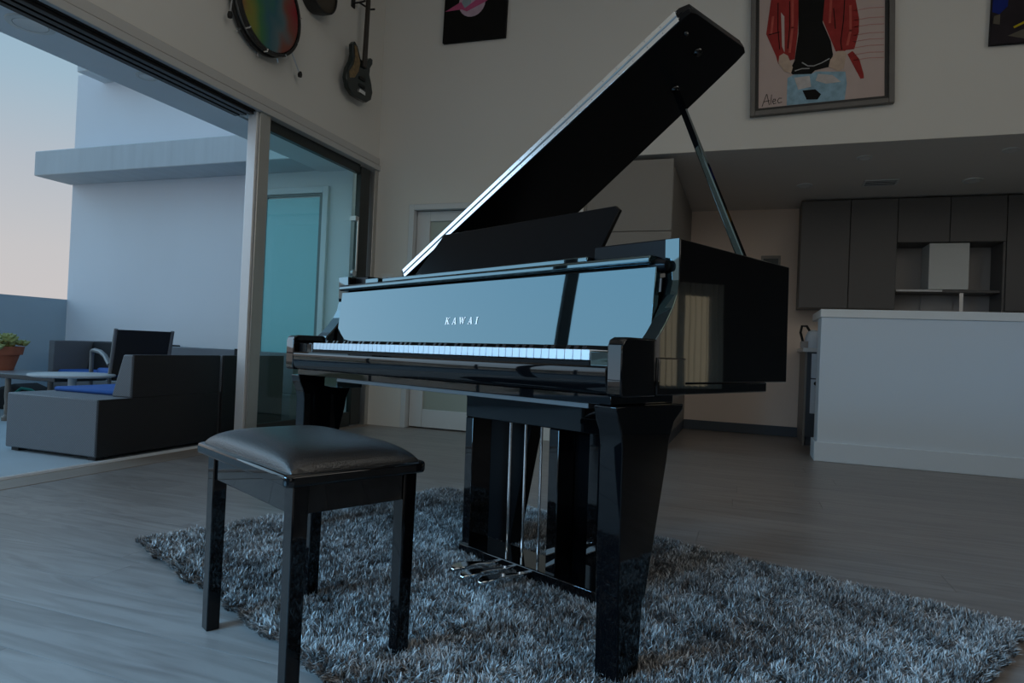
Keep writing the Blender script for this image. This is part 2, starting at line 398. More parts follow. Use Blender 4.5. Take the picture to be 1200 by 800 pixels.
# stacked sliding panels next to the corner
d1 = struct(bpy.data.objects.new('door_1', None), 'glazed sliding door panels stacked beside the corner'); C.objects.link(d1); d1.location = (XL-.1, 3.63, 0)
def dpart(name, m, b, bevel=.003):
    x0, x1, y0, y1, z0, z1 = b
    return box(name, m, (x0-(XL-.1), x1-(XL-.1), y0-3.63, y1-3.63, z0, z1), d1, bevel)
dpart('stile', M['alum_light'], (XL-.085, XL-.012, 3.715, 3.80, .002, 2.312)).__setitem__('label', 'pale aluminium leading stile')
dpart('stile', M['alum'], (XL-.007, XL+.004, 3.735, 3.84, .002, 2.315)).__setitem__('label', 'brushed aluminium second stile')
dpart('stile', M['dark_frame'], (XL-.08, XL-.03, 5.07, 5.22, .012, 2.30)).__setitem__('label', 'dark far stile')
dpart('jamb', M['alum'], (XL-.12, XL+.004, 5.245, YB, .0, 2.315))
dpart('rail', M['dark_frame'], (XL-.085, XL-.04, 3.80, 5.07, 2.235, 2.315))
dpart('rail', M['dark_frame'], (XL-.085, XL-.04, 3.80, 5.07, .002, .125))
dpart('pane', M['glass'], (XL-.066, XL-.058, 3.80, 5.07, .125, 2.235), 0)
h = MB().tube([(.065, 1.36, 1.80), (.11, 1.36, 1.80), (.11, 1.36, 1.36), (.065, 1.36, 1.36)], .008)
h.box(.045, .10, 1.335, 1.39, 1.80, 1.84); h.lathe([(.001, -.012), (.03, -.012), (.03, .012), (.001, .012)], (.085, 1.36, 1.345), 'x', 16)
ho = h.build('door_handle', M['steel'], d1, smooth=True)
struct(box('door_3', M['dark_frame'], (XL-.15, XL-.09, .60, .69, .012, 2.29), bevel=.003), 'dark stile of the open sliding door behind the camera')
# back wall with the panelled door opening
DX0, DX1, DZ = -2.915, -2.00, 2.00
for b in ((XL, DX0, YB, YB+.16, -.06, ZC), (DX0, DX1, YB, YB+.16, DZ, ZC), (DX1, -1.312, YB, YB+.16, -.06, ZC), (-1.312, XR, YB, YB+.16, 2.33, ZC)):
    struct(box('wall_back', M['wall'], b))
d2 = struct(bpy.data.objects.new('door_2', None), 'white interior door with a frosted glass panel'); C.objects.link(d2); d2.location = (DX0, YB, 0)
dw = DX1-DX0
fr = MB().box(0, .05, .0, .15, 0, DZ).box(dw-.05, dw, .0, .15, 0, DZ).box(.05, dw-.05, .0, .15, DZ-.05, DZ)
fr.build('door_frame', M['door_paint'], d2, .003)
lf = MB().box(.055, .185, .06, .105, .01, DZ-.055).box(dw-.185, dw-.055, .06, .105, .01, DZ-.055).box(.185, dw-.185, .06, .105, DZ-.145, DZ-.055).box(.185, dw-.185, .06, .105, .01, .17)
lf.build('door_leaf', M['door_paint'], d2, .004)
box('pane', M['frost_grey'], (.185, dw-.185, .075, .09, .17, DZ-.145), d2)
box('backing', M['wall'], (0, dw, .14, .15, 0, DZ), d2)
hn = MB().tube([(.80, .05, .98), (.80, .015, .98), (.71, .015, .98)], .009); hn.build('door_handle', M['steel'], d2, smooth=True)
# kitchen recess
def zk(y): return 2.33 - (y-5.3)*.085/1.8
kcl = MB()
n0 = [(-1.31, YB+.002, 2.329), (XR, YB+.002, 2.329), (XR, 7.25, zk(7.25)), (-1.31, 7.25, zk(7.25)), (-1.31, YB+.002, 2.36), (XR, YB+.002, 2.36), (XR, 7.25, 2.36), (-1.31, 7.25, 2.36)]
kcl.v = n0; kcl.f = [(0, 3, 2, 1), (4, 5, 6, 7), (0, 1, 5, 4), (1, 2, 6, 5), (2, 3, 7, 6), (3, 0, 4, 7)]
struct(kcl.build('ceiling', M['kitchen_ceiling']), 'low kitchen ceiling')
struct(box('wall_back', M['kitchen_wall'], (-1.31, XR, 7.1, 7.25, -.06, 2.36)), 'kitchen back wall')
struct(box('baseboard_back', M['dark_base'], (-.60, .49, 7.075, 7.1, 0, .095), bevel=.003))
# ceiling, right wall with a curtained window, wall behind the camera with windows added for their light
struct(box('ceiling', M['ceiling'], (XL-.22, XR+.2, YF-.2, YB+.16, ZC, ZC+.15)), 'high main ceiling')
wr = MB().box(XR, XR+.2, YF, -3.0, -.06, ZC).box(XR, XR+.2, -3.0, 2.4, -.06, 3.0).box(XR, XR+.2, -3.0, 2.4, 4.3, ZC).box(XR, XR+.2, 2.4, 4.2, -.06, ZC).box(XR, XR+.2, 5.0, 7.25, -.06, ZC).box(XR, XR+.2, 4.2, 5.0, -.06, .5).box(XR, XR+.2, 4.2, 5.0, 1.55, ZC)
struct(wr.build('wall_right', M['wall_dark']))
wf = MB()
FX = [(-2.4, .3), (.9, 3.6)]
wf.box(XL-.22, XR+.2, YF-.2, YF, -.06, .12).box(XL-.22, XR+.2, YF-.2, YF, 2.5, 2.9).box(XL-.22, XR+.2, YF-.2, YF, 4.3, ZC)
for a, b in ((XL-.22, -2.4), (.3, .9), (3.6, XR+.2)): wf.box(a, b, YF-.2, YF, .12, 2.5).box(a, b, YF-.2, YF, 2.9, 4.3)
struct(wf.build('wall_front', M['wall']))
n = 1
for a, b in FX:
    for z0, z1 in ((.12, 2.5), (2.9, 4.3)):
        wnd = struct(bpy.data.objects.new('window_%d' % n, None), 'tall window added in the unseen wall behind the camera for its sky light'); C.objects.link(wnd); wnd.location = (a, YF-.1, z0)
        W_, H_ = b-a, z1-z0
        f = MB().box(0, .05, -.03, .03, 0, H_).box(W_-.05, W_, -.03, .03, 0, H_).box(.05, W_-.05, -.03, .03, 0, .05).box(.05, W_-.05, -.03, .03, H_-.05, H_).box(W_/2-.02, W_/2+.02, -.03, .03, .05, H_-.05)
        f.build('window_frame', M['dark_frame'], wnd, .003)
        box('pane', M['clear_glass'], (.05, W_/2-.02, -.004, .004, .05, H_-.05), wnd); box('pane', M['clear_glass'], (W_/2+.02, W_-.05, -.004, .004, .05, H_-.05), wnd)
        n += 1
w5 = struct(bpy.data.objects.new('window_5', None), 'window in the right wall'); C.objects.link(w5); w5.location = (XR+.1, 4.2, .5)
f = MB().box(-.03, .03, 0, .05, 0, 1.05).box(-.03, .03, .75, .80, 0, 1.05).box(-.03, .03, .05, .75, 0, .05).box(-.03, .03, .05, .75, 1.0, 1.05).box(-.03, .03, .37, .42, .05, 1.0)
f.build('window_frame', M['dark_frame'], w5, .003)
box('pane', M['clear_glass'], (-.004, .004, .05, .37, .05, 1.0), w5); box('pane', M['clear_glass'], (-.004, .004, .42, .75, .05, 1.0), w5)
w6 = struct(bpy.data.objects.new('window_6', None), 'unseen long high window added in the right wall for the fill lamp'); C.objects.link(w6); w6.location = (XR+.1, -3.0, 3.0)
f = MB().box(-.03, .03, 0, .05, 0, 1.3).box(-.03, .03, 5.35, 5.4, 0, 1.3).box(-.03, .03, .05, 5.35, 0, .05).box(-.03, .03, .05, 5.35, 1.25, 1.3).box(-.03, .03, 2.67, 2.73, .05, 1.25)  # unseen window added to go with the right wall fill lamp
f.build('window_frame', M['dark_frame'], w6, .003)
box('pane', M['clear_glass'], (-.004, .004, .05, 2.67, .05, 1.25), w6); box('pane', M['clear_glass'], (-.004, .004, 2.73, 5.35, .05, 1.25), w6)
# terrace
struct(box('floor', M['terrace'], (-7.2, XL-.20, -4.0, 5.2, -.10, -.012)), 'concrete terrace floor')
struct(box('wall_back', M['ext_wall'], (-7.0, XL-.20, 5.2, 5.9, -.1, 3.52)), 'pale stucco wall of the terrace')
struct(box('trim_4', M['ledge'], (-7.03, XL-.22, 4.80, 5.2, 2.32, 2.575), bevel=.01), 'projecting concrete ledge on the terrace wall')
struct(box('trim_5', M['ledge'], (-6.62, XL-.22, 4.90, 5.9, 3.40, 3.60), bevel=.01), 'roof cap of the terrace wall')
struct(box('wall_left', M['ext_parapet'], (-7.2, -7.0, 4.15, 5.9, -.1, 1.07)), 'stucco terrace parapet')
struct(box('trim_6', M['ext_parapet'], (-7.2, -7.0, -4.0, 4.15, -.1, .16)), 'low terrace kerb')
struct(box('ceiling', M['soffit'], (-3.80, XL-.22, YF, 5.2, 2.31, 2.62)), 'plaster soffit over the sliding door')
struct(box('wall_left', M['wall'], (-3.80, XL-.22, YF, 5.2, 2.62, ZC+.15)), 'outer face above the soffit')
gr = thing('glass_railing', 'clear glass railing with dark posts along the terrace edge', 'railing', (-7.1, -4.0, .16))
for k in range(7):
    yy = .02 + k*1.345
    box('post', M['dark_frame'], (-.02, .02, yy-.02, yy+.02, 0, .90), gr, .003)
    if k < 6: box('pane', M['clear_glass'], (-.006, .006, yy+.03, yy+1.315, .03, .87), gr)
box('handrail', M['dark_frame'], (-.03, .03, 0, 8.14, .90, .94), gr, .004)
hb = MB(); nx, ny = 14, 24
for i in range(nx+1):
    for j in range(ny+1):
        xx = -14 - 14*i; yy = -170 + 16*j
        zz = -9 + 6*(i/nx) + 2.2*math.sin(i*1.3+j*.9) + 1.2*math.sin(j*1.7)
        hb.v.append((xx, yy, zz))
for i in range(nx):
    for j in range(ny):
        a = i*(ny+1)+j; hb.f.append((a, a+1, a+ny+2, a+ny+1))
struct(hb.build('floor', M['hill'], smooth=True), 'hillside of pale houses and trees below the terrace')
# frosted exterior door behind the glass
xd = struct(bpy.data.objects.new('door_4', None), 'teal frosted glass door on the terrace wall'); C.objects.link(xd); xd.location = (-4.47, 5.2, 0)
f = MB().box(0, .06, -.03, 0, 0, 2.17).box(.72, .78, -.03, 0, 0, 2.17).box(.06, .72, -.03, 0, 2.11, 2.17)
f.build('door_frame', M['ext_wall'], xd, .004)
f = MB().box(.065, .095, -.02, -.003, .01, 2.105).box(.685, .715, -.02, -.003, .01, 2.105).box(.095, .685, -.02, -.003, 2.085, 2.105).box(.095, .685, -.02, -.003, .01, .1)
f.build('door_leaf', M['door_grey'], xd, .002)
box('pane', M['frost_teal'], (.095, .685, -.016, -.004, .1, 2.07), xd)

# ================================================================ kitchen
def disc_light(loc, r, tilt=0, label='', grp=None, name='ceiling_light'):
    t = thing(name, label, 'light', loc, 0, grp); t.rotation_euler = (tilt, 0, 0)
    MB().lathe([(r*.70, -.0005), (r*.72, -.010), (r*.98, -.008), (r, -.0005)], (0, 0, 0), 'z', 32).build('trim_ring', M['light_trim'], t, smooth=True)
    MB().lathe([(.001, -.006), (r*.45, -.007), (r*.69, -.0095), (r*.69, -.0005)], (0, 0, 0), 'z', 32).build('reflector', M['light_inner'], t, smooth=True)
    return t
TL = -math.atan(.085/1.8)
for (x, y, r), lb in zip(((.78, 5.63, .055), (1.711, 5.617, .055), (.413, 6.307, .065), (1.676, 6.343, .075)),
    ('round recessed light in the kitchen ceiling, straight above the island near the big framed painting', 'round recessed light in the kitchen ceiling at the right edge of the photo',
     'round recessed light in the kitchen ceiling left of the air vent', 'round recessed light in the kitchen ceiling right of the air vent')):
    disc_light((x, y, zk(y)), r, TL, lb, 'kitchen ceiling lights')
v = thing('air_vent', 'rectangular air vent with dark opening in the kitchen ceiling', 'vent', (1.0, 6.30, zk(6.30)), R(2)); v.rotation_euler = (TL, 0, 0)
MB().box(-.13, .13, -.085, -.065, -.01, 0).box(-.13, .13, .065, .085, -.01, 0).box(-.13, -.115, -.065, .065, -.01, 0).box(.115, .13, -.065, .065, -.01, 0).build('vent_frame', M['light_trim'], v, .002)
box('backing', M['vent_dark'], (-.115, .115, -.065, .065, -.002, -.0005), v)
for k in range(7):
    yy = -.055+k*.0183
    box('slat', M['light_inner'] if k % 2 else M['dark_frame'], (-.115, .115, yy-.003, yy+.003, -.009, -.003), v)
# tall grey unit left of the kitchen
t = thing('tall_cabinet', 'tall warm grey cabinet at the left of the kitchen opening', 'cabinet', (-1.29, 5.32, 0))
box('body', M['tall_cabinet'], (0, .69, .022, 1.775, .09, 2.24), t)
box('plinth', M['dark_base'], (.0, .69, .06, 1.775, 0, .09), t)
for z0, z1 in ((.09, .885), (.89, 1.722), (1.728, 2.295)):
    box('door', M['tall_cabinet'], (.004, .686, 0, .021, z0, z1), t, .0015)
box('side_panel', M['tall_cabinet'], (-.02, 0, 0, 1.775, 0, 2.25), t)
# island
t = thing('kitchen_island', 'white kitchen island with baseboard and pale stone worktop', 'island', (.515, 5.53, 0))
box('body', M['white_paint'], (0, 2.9, 0, .26, 0, 1.085), t, .003)
box('baseboard', M['white_paint'], (-.02, 2.92, -.02, .28, 0, .145), t, .004)
box('worktop', M['stone'], (-.008, 2.94, -.01, .66, 1.085, 1.147), t, .004)
# base unit on the left behind the island, with worktop, oven and kettle
t = thing('base_cabinet', 'dark grey base cabinet with a white drawer front beside the island', 'cabinet', (.485, 6.42, 0))
box('body', M['dark_base'], (.012, 2.6, .0, .66, .08, .83), t); box('plinth', M['dark_base'], (.02, 2.6, .05, .66, 0, .08), t)
box('side_panel', M['tall_cabinet'], (-.006, .012, .02, .66, .0, .83), t, .001)
dr = box('drawer', M['white_paint'], (.045, .65, -.022, 0, .60, .815), t, .003)
dd = box('door', M['white_paint'], (.045, .65, -.022, 0, .29, .59), t, .003)
MB().lathe([(.001, 0), (.016, 0), (.018, -.02), (.001, -.022)], (.085, -.022, .555), 'y', 16).build('knob', M['felt'], dd, smooth=True)
box('worktop', M['stone'], (-.03, 2.6, -.03, .66, .83, .865), t, .003)
k = thing('kettle', 'pale kettle with a black handle on the counter beside the island', 'kettle', (.555, 6.60, .865))
MB().lathe([(.001, 0), (.075, 0), (.078, .02), (.07, .10), (.05, .15), (.02, .165), (.001, .168)], (0, 0, 0), 'z', 24).build('body', M['white_paint'], k, smooth=True)
MB().tube([(-.03, 0, .15), (-.06, 0, .20), (-.10, 0, .20), (-.11, 0, .14), (-.085, 0, .05)], .011).build('handle', M['felt'], k, smooth=True)
MB().box(-.11, -.05, -.075, -.015, 0, .06).build('tea_box', M['niche'], k, .003)
# upper cabinets
YC = 6.76
def upper(x0, x1, z0, label, y0=YC, z1=None, ndoors=1):
    t = thing('wall_cabinet', label, 'cabinet', (x0, y0, z0), 0, 'grey wall cabinets of the kitchen')
    z1 = z1 or zk(7.1); Wd = x1-x0; hh = z1-z0
    box('body', M['cabinet'], (.002, Wd-.002, .02, 7.098-y0, 0, hh), t)
    for i in range(ndoors):
        a = Wd*i/ndoors; box('door', M['cabinet'], (a+.003, a+Wd/ndoors-.003, 0, .019, .002, hh-.004), t, .0015)
    return t
upper(.425, .842, 1.245, 'leftmost dark grey wall cabinet, standing at the left end of the kitchen run')
upper(.842, 1.225, 1.245, 'second dark grey tall wall cabinet from the left, against the open niche')
upper(1.225, 1.63, 1.845, 'short grey wall cabinet over the left half of the open niche')
upper(1.63, 2.05, 1.845, 'short grey wall cabinet over the right half of the open niche')
upper(2.05, 2.60, 1.245, 'dark grey tall wall cabinet at the right edge, right of the niche')
nb = thing('open_niche', 'open pale-backed niche between the grey wall cabinets', 'niche', (1.23, 7.06, 1.0))
box('back_panel', M['niche'], (0, .82, .02, .038, 0, .843), nb)
box('cheek', M['cabinet'], (.800, .818, -.29, .018, .0, .843), nb)
sh = thing('niche_shelf', 'dark shelf with pale front edge strip in the kitchen niche', 'shelf', (1.235, 6.80, 1.405))
box('board', M['cabinet'], (0, .79, 0, .275, 0, .022), sh, .002); box('edge_strip', M['light_inner'], (.0, .36, -.004, 0, .006, .022), sh)  # pale strip on part of the front edge
hd = thing('range_hood', 'pale square cooker hood box above the niche shelf', 'hood', (1.485, 6.79, 1.43))
box('hood_body', M['plate'], (0, .305, 0, .28, 0, .41), hd, .003)
box('splash_panel', M['niche'], (.0, .25, .262, .276, -.43, -.028), hd)
box('pipe', M['steel'], (.245, .275, .02, .05, -.40, -.028), hd)
pn = thing('wall_panel', 'small dark grey panel on the kitchen wall behind the piano', 'panel', (.09, 7.08, 1.50))
box('case', M['tall_cabinet'], (0, .18, 0, .02, 0, .28), pn, .004); box('screen', M['dark_frame'], (.02, .16, -.002, 0, .12, .25), pn)
sw = thing('light_switch', 'white light switch plate on the back wall beside the corner', 'switch', (-3.17, YB-.011, 1.26))
box('plate', M['plate'], (0, .125, 0, .010, 0, .115), sw, .003)
for k2 in range(2): box('rocker', M['white_paint'], (.022+.045*k2, .058+.045*k2, -.004, 0, .025, .09), sw, .002)

# ================================================================ curtain
cb = MB(); nn = 60
for i in range(nn+1):
    yy = 4.22 + .76*i/nn; xo = .018*math.sin(i*1.15)
    cb.v += [(XR-.09+xo, yy, .48), (XR-.09+xo, yy, 1.58)]
for i in range(nn): cb.f.append((2*i, 2*i+2, 2*i+3, 2*i+1))
co = cb.build('curtain', M['curtain'], smooth=True)
tag(co, 'cream sheer curtain hanging in the right wall window, seen only as a reflection', 'curtain')

# ================================================================ terrace furniture
sfa = thing('patio_sofa', 'dark wicker patio sofa with its back to the room, nearest the sliding door', 'sofa', (-3.55, 2.85, -.012))
MB().box(-.76, 0, .0, .93, .022, .357).build('base', M['wicker'], sfa, .008)
MB().box(-.74, -.02, .955, 1.62, .022, .357).build('base', M['wicker'], sfa, .008)
def backrest(y0, y1):
    # tapered outline in x-z: thicker at the seat, thinner on top
    return MB().prism([(0, .357), (0, .62), (-.075, .62), (-.16, .357)], 'y', y0, y1)
backrest(.22, .925).build('backrest', M['wicker'], sfa, .008)
backrest(.955, 1.62).build('backrest', M['wicker'], sfa, .008)
MB().box(-.005, .012, -.0005, .93, .022, .357).build('shade_panel', M['wicker_dark'], sfa, .003)  # room-side shade put into darker panels
MB().box(-.005, .012, .222, .93, .357, .622).build('shade_panel', M['wicker_dark'], sfa, .003)
MB().box(-.005, .012, .962, 1.62, .022, .622).build('shade_panel', M['wicker_dark'], sfa, .003)
MB().box(-.72, -.165, .26, .925, .357, .385).build('seat_cushion', M['blue'], sfa, .012)
MB().box(-.72, -.165, .95, 1.60, .357, .385).build('seat_cushion', M['blue'], sfa, .012)
for px_, py_ in ((-.70, .05), (-.05, .05), (-.70, 1.55), (-.05, 1.55)):
    MB().box(px_-.03, px_+.03, py_-.03, py_+.03, 0, .022).build('foot', M['wicker_dark'], sfa)
s2 = thing('corner_sofa', 'dark wicker corner sofa along the far terrace wall', 'sofa', (-6.41, 4.60, -.012))
MB().box(0, 2.85, .0, .58, .03, .30).build('base', M['wicker'], s2, .008)
MB().box(0, .075, .0, .58, .30, .65).build('arm', M['wicker'], s2, .008)
MB().box(.075, 1.05, .44, .58, .30, .65).build('backrest', M['wicker_dark'], s2, .006)
MB().prism([(.44, .30), (.44, .645), (.40, .645), (.33, .30)], 'x', .08, 1.04).build('back_cushion', M['wicker_dark'], s2, .006)
MB().box(1.06, 2.26, .02, .14, .30, .645).build('backrest', M['wicker'], s2, .006)
MB().box(2.285, 2.85, .02, .14, .30, .64).build('backrest', M['wicker'], s2, .006)
MB().box(.09, 1.03, .03, .32, .30, .37).build('seat_cushion', M['blue'], s2, .02)
MB().box(2.25, 2.295, .0, .02, .59, .655).build('clip', M['felt'], s2)
for px_, py_ in ((.05, .05), (2.80, .05), (.05, .53), (2.80, .53)):
    MB().box(px_-.03, px_+.03, py_-.03, py_+.03, 0, .03).build('foot', M['wicker_dark'], s2)
# sling armchair, facing away to the left
ch = thing('patio_armchair', 'black sling patio armchair with curved grey arms and a blue seat cushion', 'chair', (-4.60, 4.03, -.012), R(156))
# local: +x forward, +y left
def sling_back():
    mb = MB(); n = 8
    for i in range(n+1):
        zz = .42 + (.775-.42)*i/n; xx = -.02 - .10*(i/n)**1.3
        for yy in (-.19, .19):
            mb.v += [(xx, yy, zz), (xx-.02, yy, zz)]
    for i in range(n):
        a = 4*i
        mb.f += [(a, a+2, a+6, a+4), (a+1, a+5, a+7, a+3), (a, a+4, a+5, a+1), (a+2, a+3, a+7, a+6)]
    mb.f += [(0, 1, 3, 2), (4*n, 4*n+2, 4*n+3, 4*n+1)]
    return mb
sling_back().build('backrest', M['sling'], ch, smooth=True)
MB().box(-.02, .44, -.185, .185, .375, .40).build('seat', M['sling'], ch, .008)
MB().box(0, .43, -.178, .178, .40, .455).build('seat_cushion', M['blue'], ch, .018)
for s in (-1, 1):
    MB().tube([(-.04, s*.212, .50), (.08, s*.214, .565), (.20, s*.215, .592), (.36, s*.215, .60), (.42, s*.215, .592), (.432, s*.215, .56)], .018, 10).build('arm', M['chair_frame'], ch, smooth=True)
    MB().tube([(.432, s*.215, .57), (.432, s*.215, .0)], .016, 10).build('leg', M['chair_frame'], ch, smooth=True)
    MB().tube([(-.13, s*.205, .78), (-.02, s*.205, .40), (-.07, s*.205, 0)], .014, 10).build('leg', M['chair_frame'], ch, smooth=True)
MB().tube([(.432, -.215, .37), (.432, .215, .37)], .012, 8).build('front_rail', M['chair_frame'], ch, smooth=True)
# small round table
rt = thing('side_table', 'small round pale-topped side table beside the armchair', 'table', (-4.75, 3.60, .0))
MB().lathe([(.001, .396), (.265, .398), (.28, .405), (.28, .414), (.272, .418), (.001, .419)], (0, 0, 0), 'z', 40).build('tabletop', M['table_top'], rt, smooth=True)
MB().lathe([(.03, 0.01), (.028, .396)], (0, 0, 0), 'z', 16).build('pedestal', M['table_top'], rt, smooth=True)
MB().lathe([(.001, -.012), (.17, -.012), (.165, .006), (.03, .025), (.001, .026)], (0, 0, 0), 'z', 32).build('base', M['chair_frame'], rt, smooth=True)
ct = thing('coffee_table', 'long dark low coffee table at the left edge of the terrace', 'table', (-5.64, 3.73, -.012))
MB().box(-1.0, .58, -.04, .40, .345, .380).build('tabletop', M['table_dark'], ct, .004)
MB().box(-1.0, .58, -.04, .40, .380, .385).build('top_sheet', M['table_mid'], ct, .001)
for px_, py_ in ((0, 0), (-.9, 0), (0, .35), (-.9, .35)):
    MB().lathe([(.035, 0), (.035, .03), (.018, .05), (.022, .12), (.016, .14), (.022, .20), (.02, .345)], (px_, py_, 0), 'z', 14).build('leg', M['table_leg'], ct, smooth=True)
pt = thing('potted_succulent', 'terracotta pot of yellow green succulents on the coffee table', 'plant', (-6.10, 3.95, .373))
MB().lathe([(.001, 0), (.105, 0), (.145, .135), (.165, .135), (.178, .205), (.160, .205), (.150, .18), (.001, .18)], (0, 0, 0), 'z', 36).build('pot', M['terracotta'], pt, smooth=True)
fb = MB(); rnd = random.Random(3)
for c in range(16):
    ax, ay = rnd.uniform(-.16, .19), rnd.uniform(-.15, .15); az = .20 + rnd.uniform(0, .09) - .6*(ax*ax+ay*ay)
    for k2 in range(12):
        an = k2*2.4; el = .25+.09*k2; L = .075*(1-.035*k2)
        dx, dy, dz = math.cos(an)*math.cos(el), math.sin(an)*math.cos(el), math.sin(el)
        p0 = Vector((ax, ay, az)); d = Vector((dx, dy, dz))
        fb.tube([p0, p0+d*L*.5, p0+d*L], [.008, .022, .003], 6)
fo = fb.build('foliage', M['plant'], pt, smooth=True); fo['kind'] = 'stuff'
bgm = MB(); 
bgo = thing('canvas_bag', 'black canvas bag with teal strap on the terrace under the coffee table', 'bag', (-6.30, 4.36, -.012), R(5))
MB().prism([(-.26, 0), (.24, 0), (.26, .10), (.12, .19), (-.05, .24), (-.22, .20), (-.28, .10)], 'y', -.14, .14).build('body', M['bag'], bgo, .03, seg=3)
MB().tube([(-.05, -.15, .12), (.10, -.16, .21), (.20, -.15, .20), (.27, -.14, .16)], .012, 8).build('strap', M['teal_strap'], bgo, smooth=True)
for i, ((x, y, r), lb) in enumerate(zip(((-3.535, 2.36, .11), (-3.51, 3.04, .062)), ('large round recessed light in the terrace soffit, top left corner of the photo', 'small round recessed light in the terrace soffit, nearer the door post'))):
    disc_light((x, y, 2.31), r, 0, lb)

# ================================================================ wall instruments and pictures
# bass drum on the left wall
bd = thing('bass_drum', 'shallow bass drum with rainbow head mounted on the left wall', 'drum', (XL, 3.675, 3.0))
MB().lathe([(.286, .03), (.292, .03), (.292, .10), (.286, .10)], (0, 0, 0), 'x', 64, close=False).build('shell', M['alum'], bd, smooth=True)
MB().lathe([(.001, .096), (.292, .096), (.292, .100), (.001, .100)], (0, 0, 0), 'x', 64).build('drum_head', M['rainbow'], bd, smooth=True)
for a, wd_ in ((.028, .022), (.082, .026)):
    MB().lathe([(.292, a), (.312, a), (.312, a+wd_), (.292, a+wd_), (.292, a)], (0, 0, 0), 'x', 64, close=False).build('hoop', M['frame_black'], bd, smooth=True)
for k2 in range(10):
    an = 2*math.pi*(k2+.35)/10; cy_, cz_ = math.cos(an), math.sin(an)
    MB().tube([(.085, .314*cy_, .314*cz_), (.111, .314*cy_, .314*cz_), (.112, .300*cy_, .300*cz_)], .006, 8).build('claw', M['chrome'], bd, smooth=True)
    MB().tube([(.035, .314*cy_, .314*cz_), (.035, .345*cy_, .345*cz_)], .007, 8).build('lug', M['steel'], bd, smooth=True)
MB().box(.008, .03, -.05, .05, .20, .26).build('wall_bracket', M['felt'], bd)
for y0, z0, y1, z1 in ((-.30, -.05, -.325, -.205), (.285, -.16, .385, -.30)):
    sp_ = MB().tube([(.05, y0, z0), (.06, y1, z1)], .005, 8).build('spur', M['steel'], bd, smooth=True)
    MB().lathe([(.001, -.02), (.014, -.018), (.017, .0), (.012, .02), (.001, .022)], (.06, y1, z1), 'z', 12).build('rubber_tip', M['felt'], sp_, smooth=True)
# small drum beside it
hdm = thing('hand_drum', 'dark brown hand drum on the left wall between bass drum and guitar', 'drum', (XL, 4.23, 3.40))
MB().lathe([(.15, .0), (.165, .06), (.165, .12), (.15, .12)], (0, 0, 0), 'x', 40, close=False).build('shell', M['frame_black'], hdm, smooth=True)
MB().lathe([(.001, .105), (.155, .105), (.155, .11), (.001, .112)], (0, 0, 0), 'x', 40).build('skin', M['brown_shell'], hdm, smooth=True)
# electric guitar
gt = thing('electric_guitar', 'dark teal electric guitar hanging on the left wall near the corner', 'guitar', (XL+.06, 4.80, 3.0))
body = [(-.02, .12), (-.07, .20), (-.115, .225), (-.145, .19), (-.135, .12), (-.15, .05), (-.20, -.03), (-.215, -.11), (-.18, -.18), (-.10, -.215), (0, -.215),
        (.10, -.205), (.165, -.16), (.185, -.09), (.16, -.02), (.125, .04), (.13, .10), (.165, .15), (.165, .19), (.13, .19), (.08, .14), (.04, .11)]
MB().prism(body, 'x', 0, .042).build('body', M['guitar'], gt, .006)
MB().prism([(-.12, .19), (-.09, .19), (-.03, .08), (-.05, 0), (-.10, -.07), (-.17, -.10), (-.18, -.05), (-.12, .03), (-.105, .10)], 'x', .042, .045).build('pickguard', M['sticker'], gt)
MB().prism([(-.005, .06), (.05, .06), (.062, .72), (.018, .72)], 'x', .042, .062).build('neck', M['guitar_neck'], gt, .003)
MB().prism([(.01, .72), (.07, .72), (.085, .90), (.02, .88)], 'x', .036, .054).build('headstock', M['guitar_neck'], gt, .003)
for zz in (-.04, -.10): MB().box(.042, .052, -.03, .05, zz-.012, zz+.012).build('pickup', M['felt'], gt, .002)
MB().box(.042, .054, -.03, .055, -.165, -.135).build('bridge', M['chrome'], gt, .002)
hk = thing('guitar_hook', 'black wall hook holding the guitar neck', 'hook', (XL, 4.80, 3.60))
MB().box(0, .012, -.05, .0, -.04, .04).build('plate', M['felt'], hk, .004)
MB().tube([(.01, -.02, 0), (.09, -.02, 0), (.125, -.03, .0)], .008, 8).build('prong', M['felt'], hk, smooth=True)
MB().tube([(.06, -.02, 0), (.09, .11, 0), (.13, .115, 0)], .008, 8).build('prong', M['felt'], hk, smooth=True)

def poly_paint(parent, name, poly, m, y, dz=.0012, label=None):
    o = MB().prism(poly, 'y', y-dz, y).build(name, m, parent)
    if label: o['label'] = label
    return o
def ribbon(parent, name, strokes, m, y, wd):
    for pts in strokes:
        mb = MB()
        for (a, b), (c, d) in zip(pts, pts[1:]):
            L = math.hypot(c-a, d-b) or 1; nx_, nz_ = -(d-b)/L*wd/2, (c-a)/L*wd/2; ex, ez = (c-a)/L*wd*.3, (d-b)/L*wd*.3
            mb.prism([(a+nx_-ex, b+nz_-ez), (c+nx_+ex, d+nz_+ez), (c-nx_+ex, d-nz_+ez), (a-nx_-ex, b-nz_-ez)], 'y', y-.0012, y)
        mb.build(name, m, parent)
def unskew(L, y0=2.56):   # measured outlines, straightened into the tilted frame
    return [(x + (z-2.56)*.046 + .0, z) for x, z in L]
pc = thing('framed_painting', 'big grey framed painting of a figure in a red jacket and jeans', 'painting', (-.052, YB-.001, 2.562)); pc.rotation_euler = (0, R(-1.6), 0)
def P(L): return [(x+.052+(z-2.562)*.046, z-2.562) for x, z in L]
S_ = 5.3/5.27
W_, H_ = .957, 1.42
f = MB()
for b in ((0, .036, 0, H_), (W_-.036, W_, 0, H_), (.036, W_-.036, 0, .036), (.036, W_-.036, H_-.036, H_)): f.box(b[0], b[1], -.045, 0, b[2], b[3])
f.build('frame', M['frame_grey'], pc, .003)
f = MB()
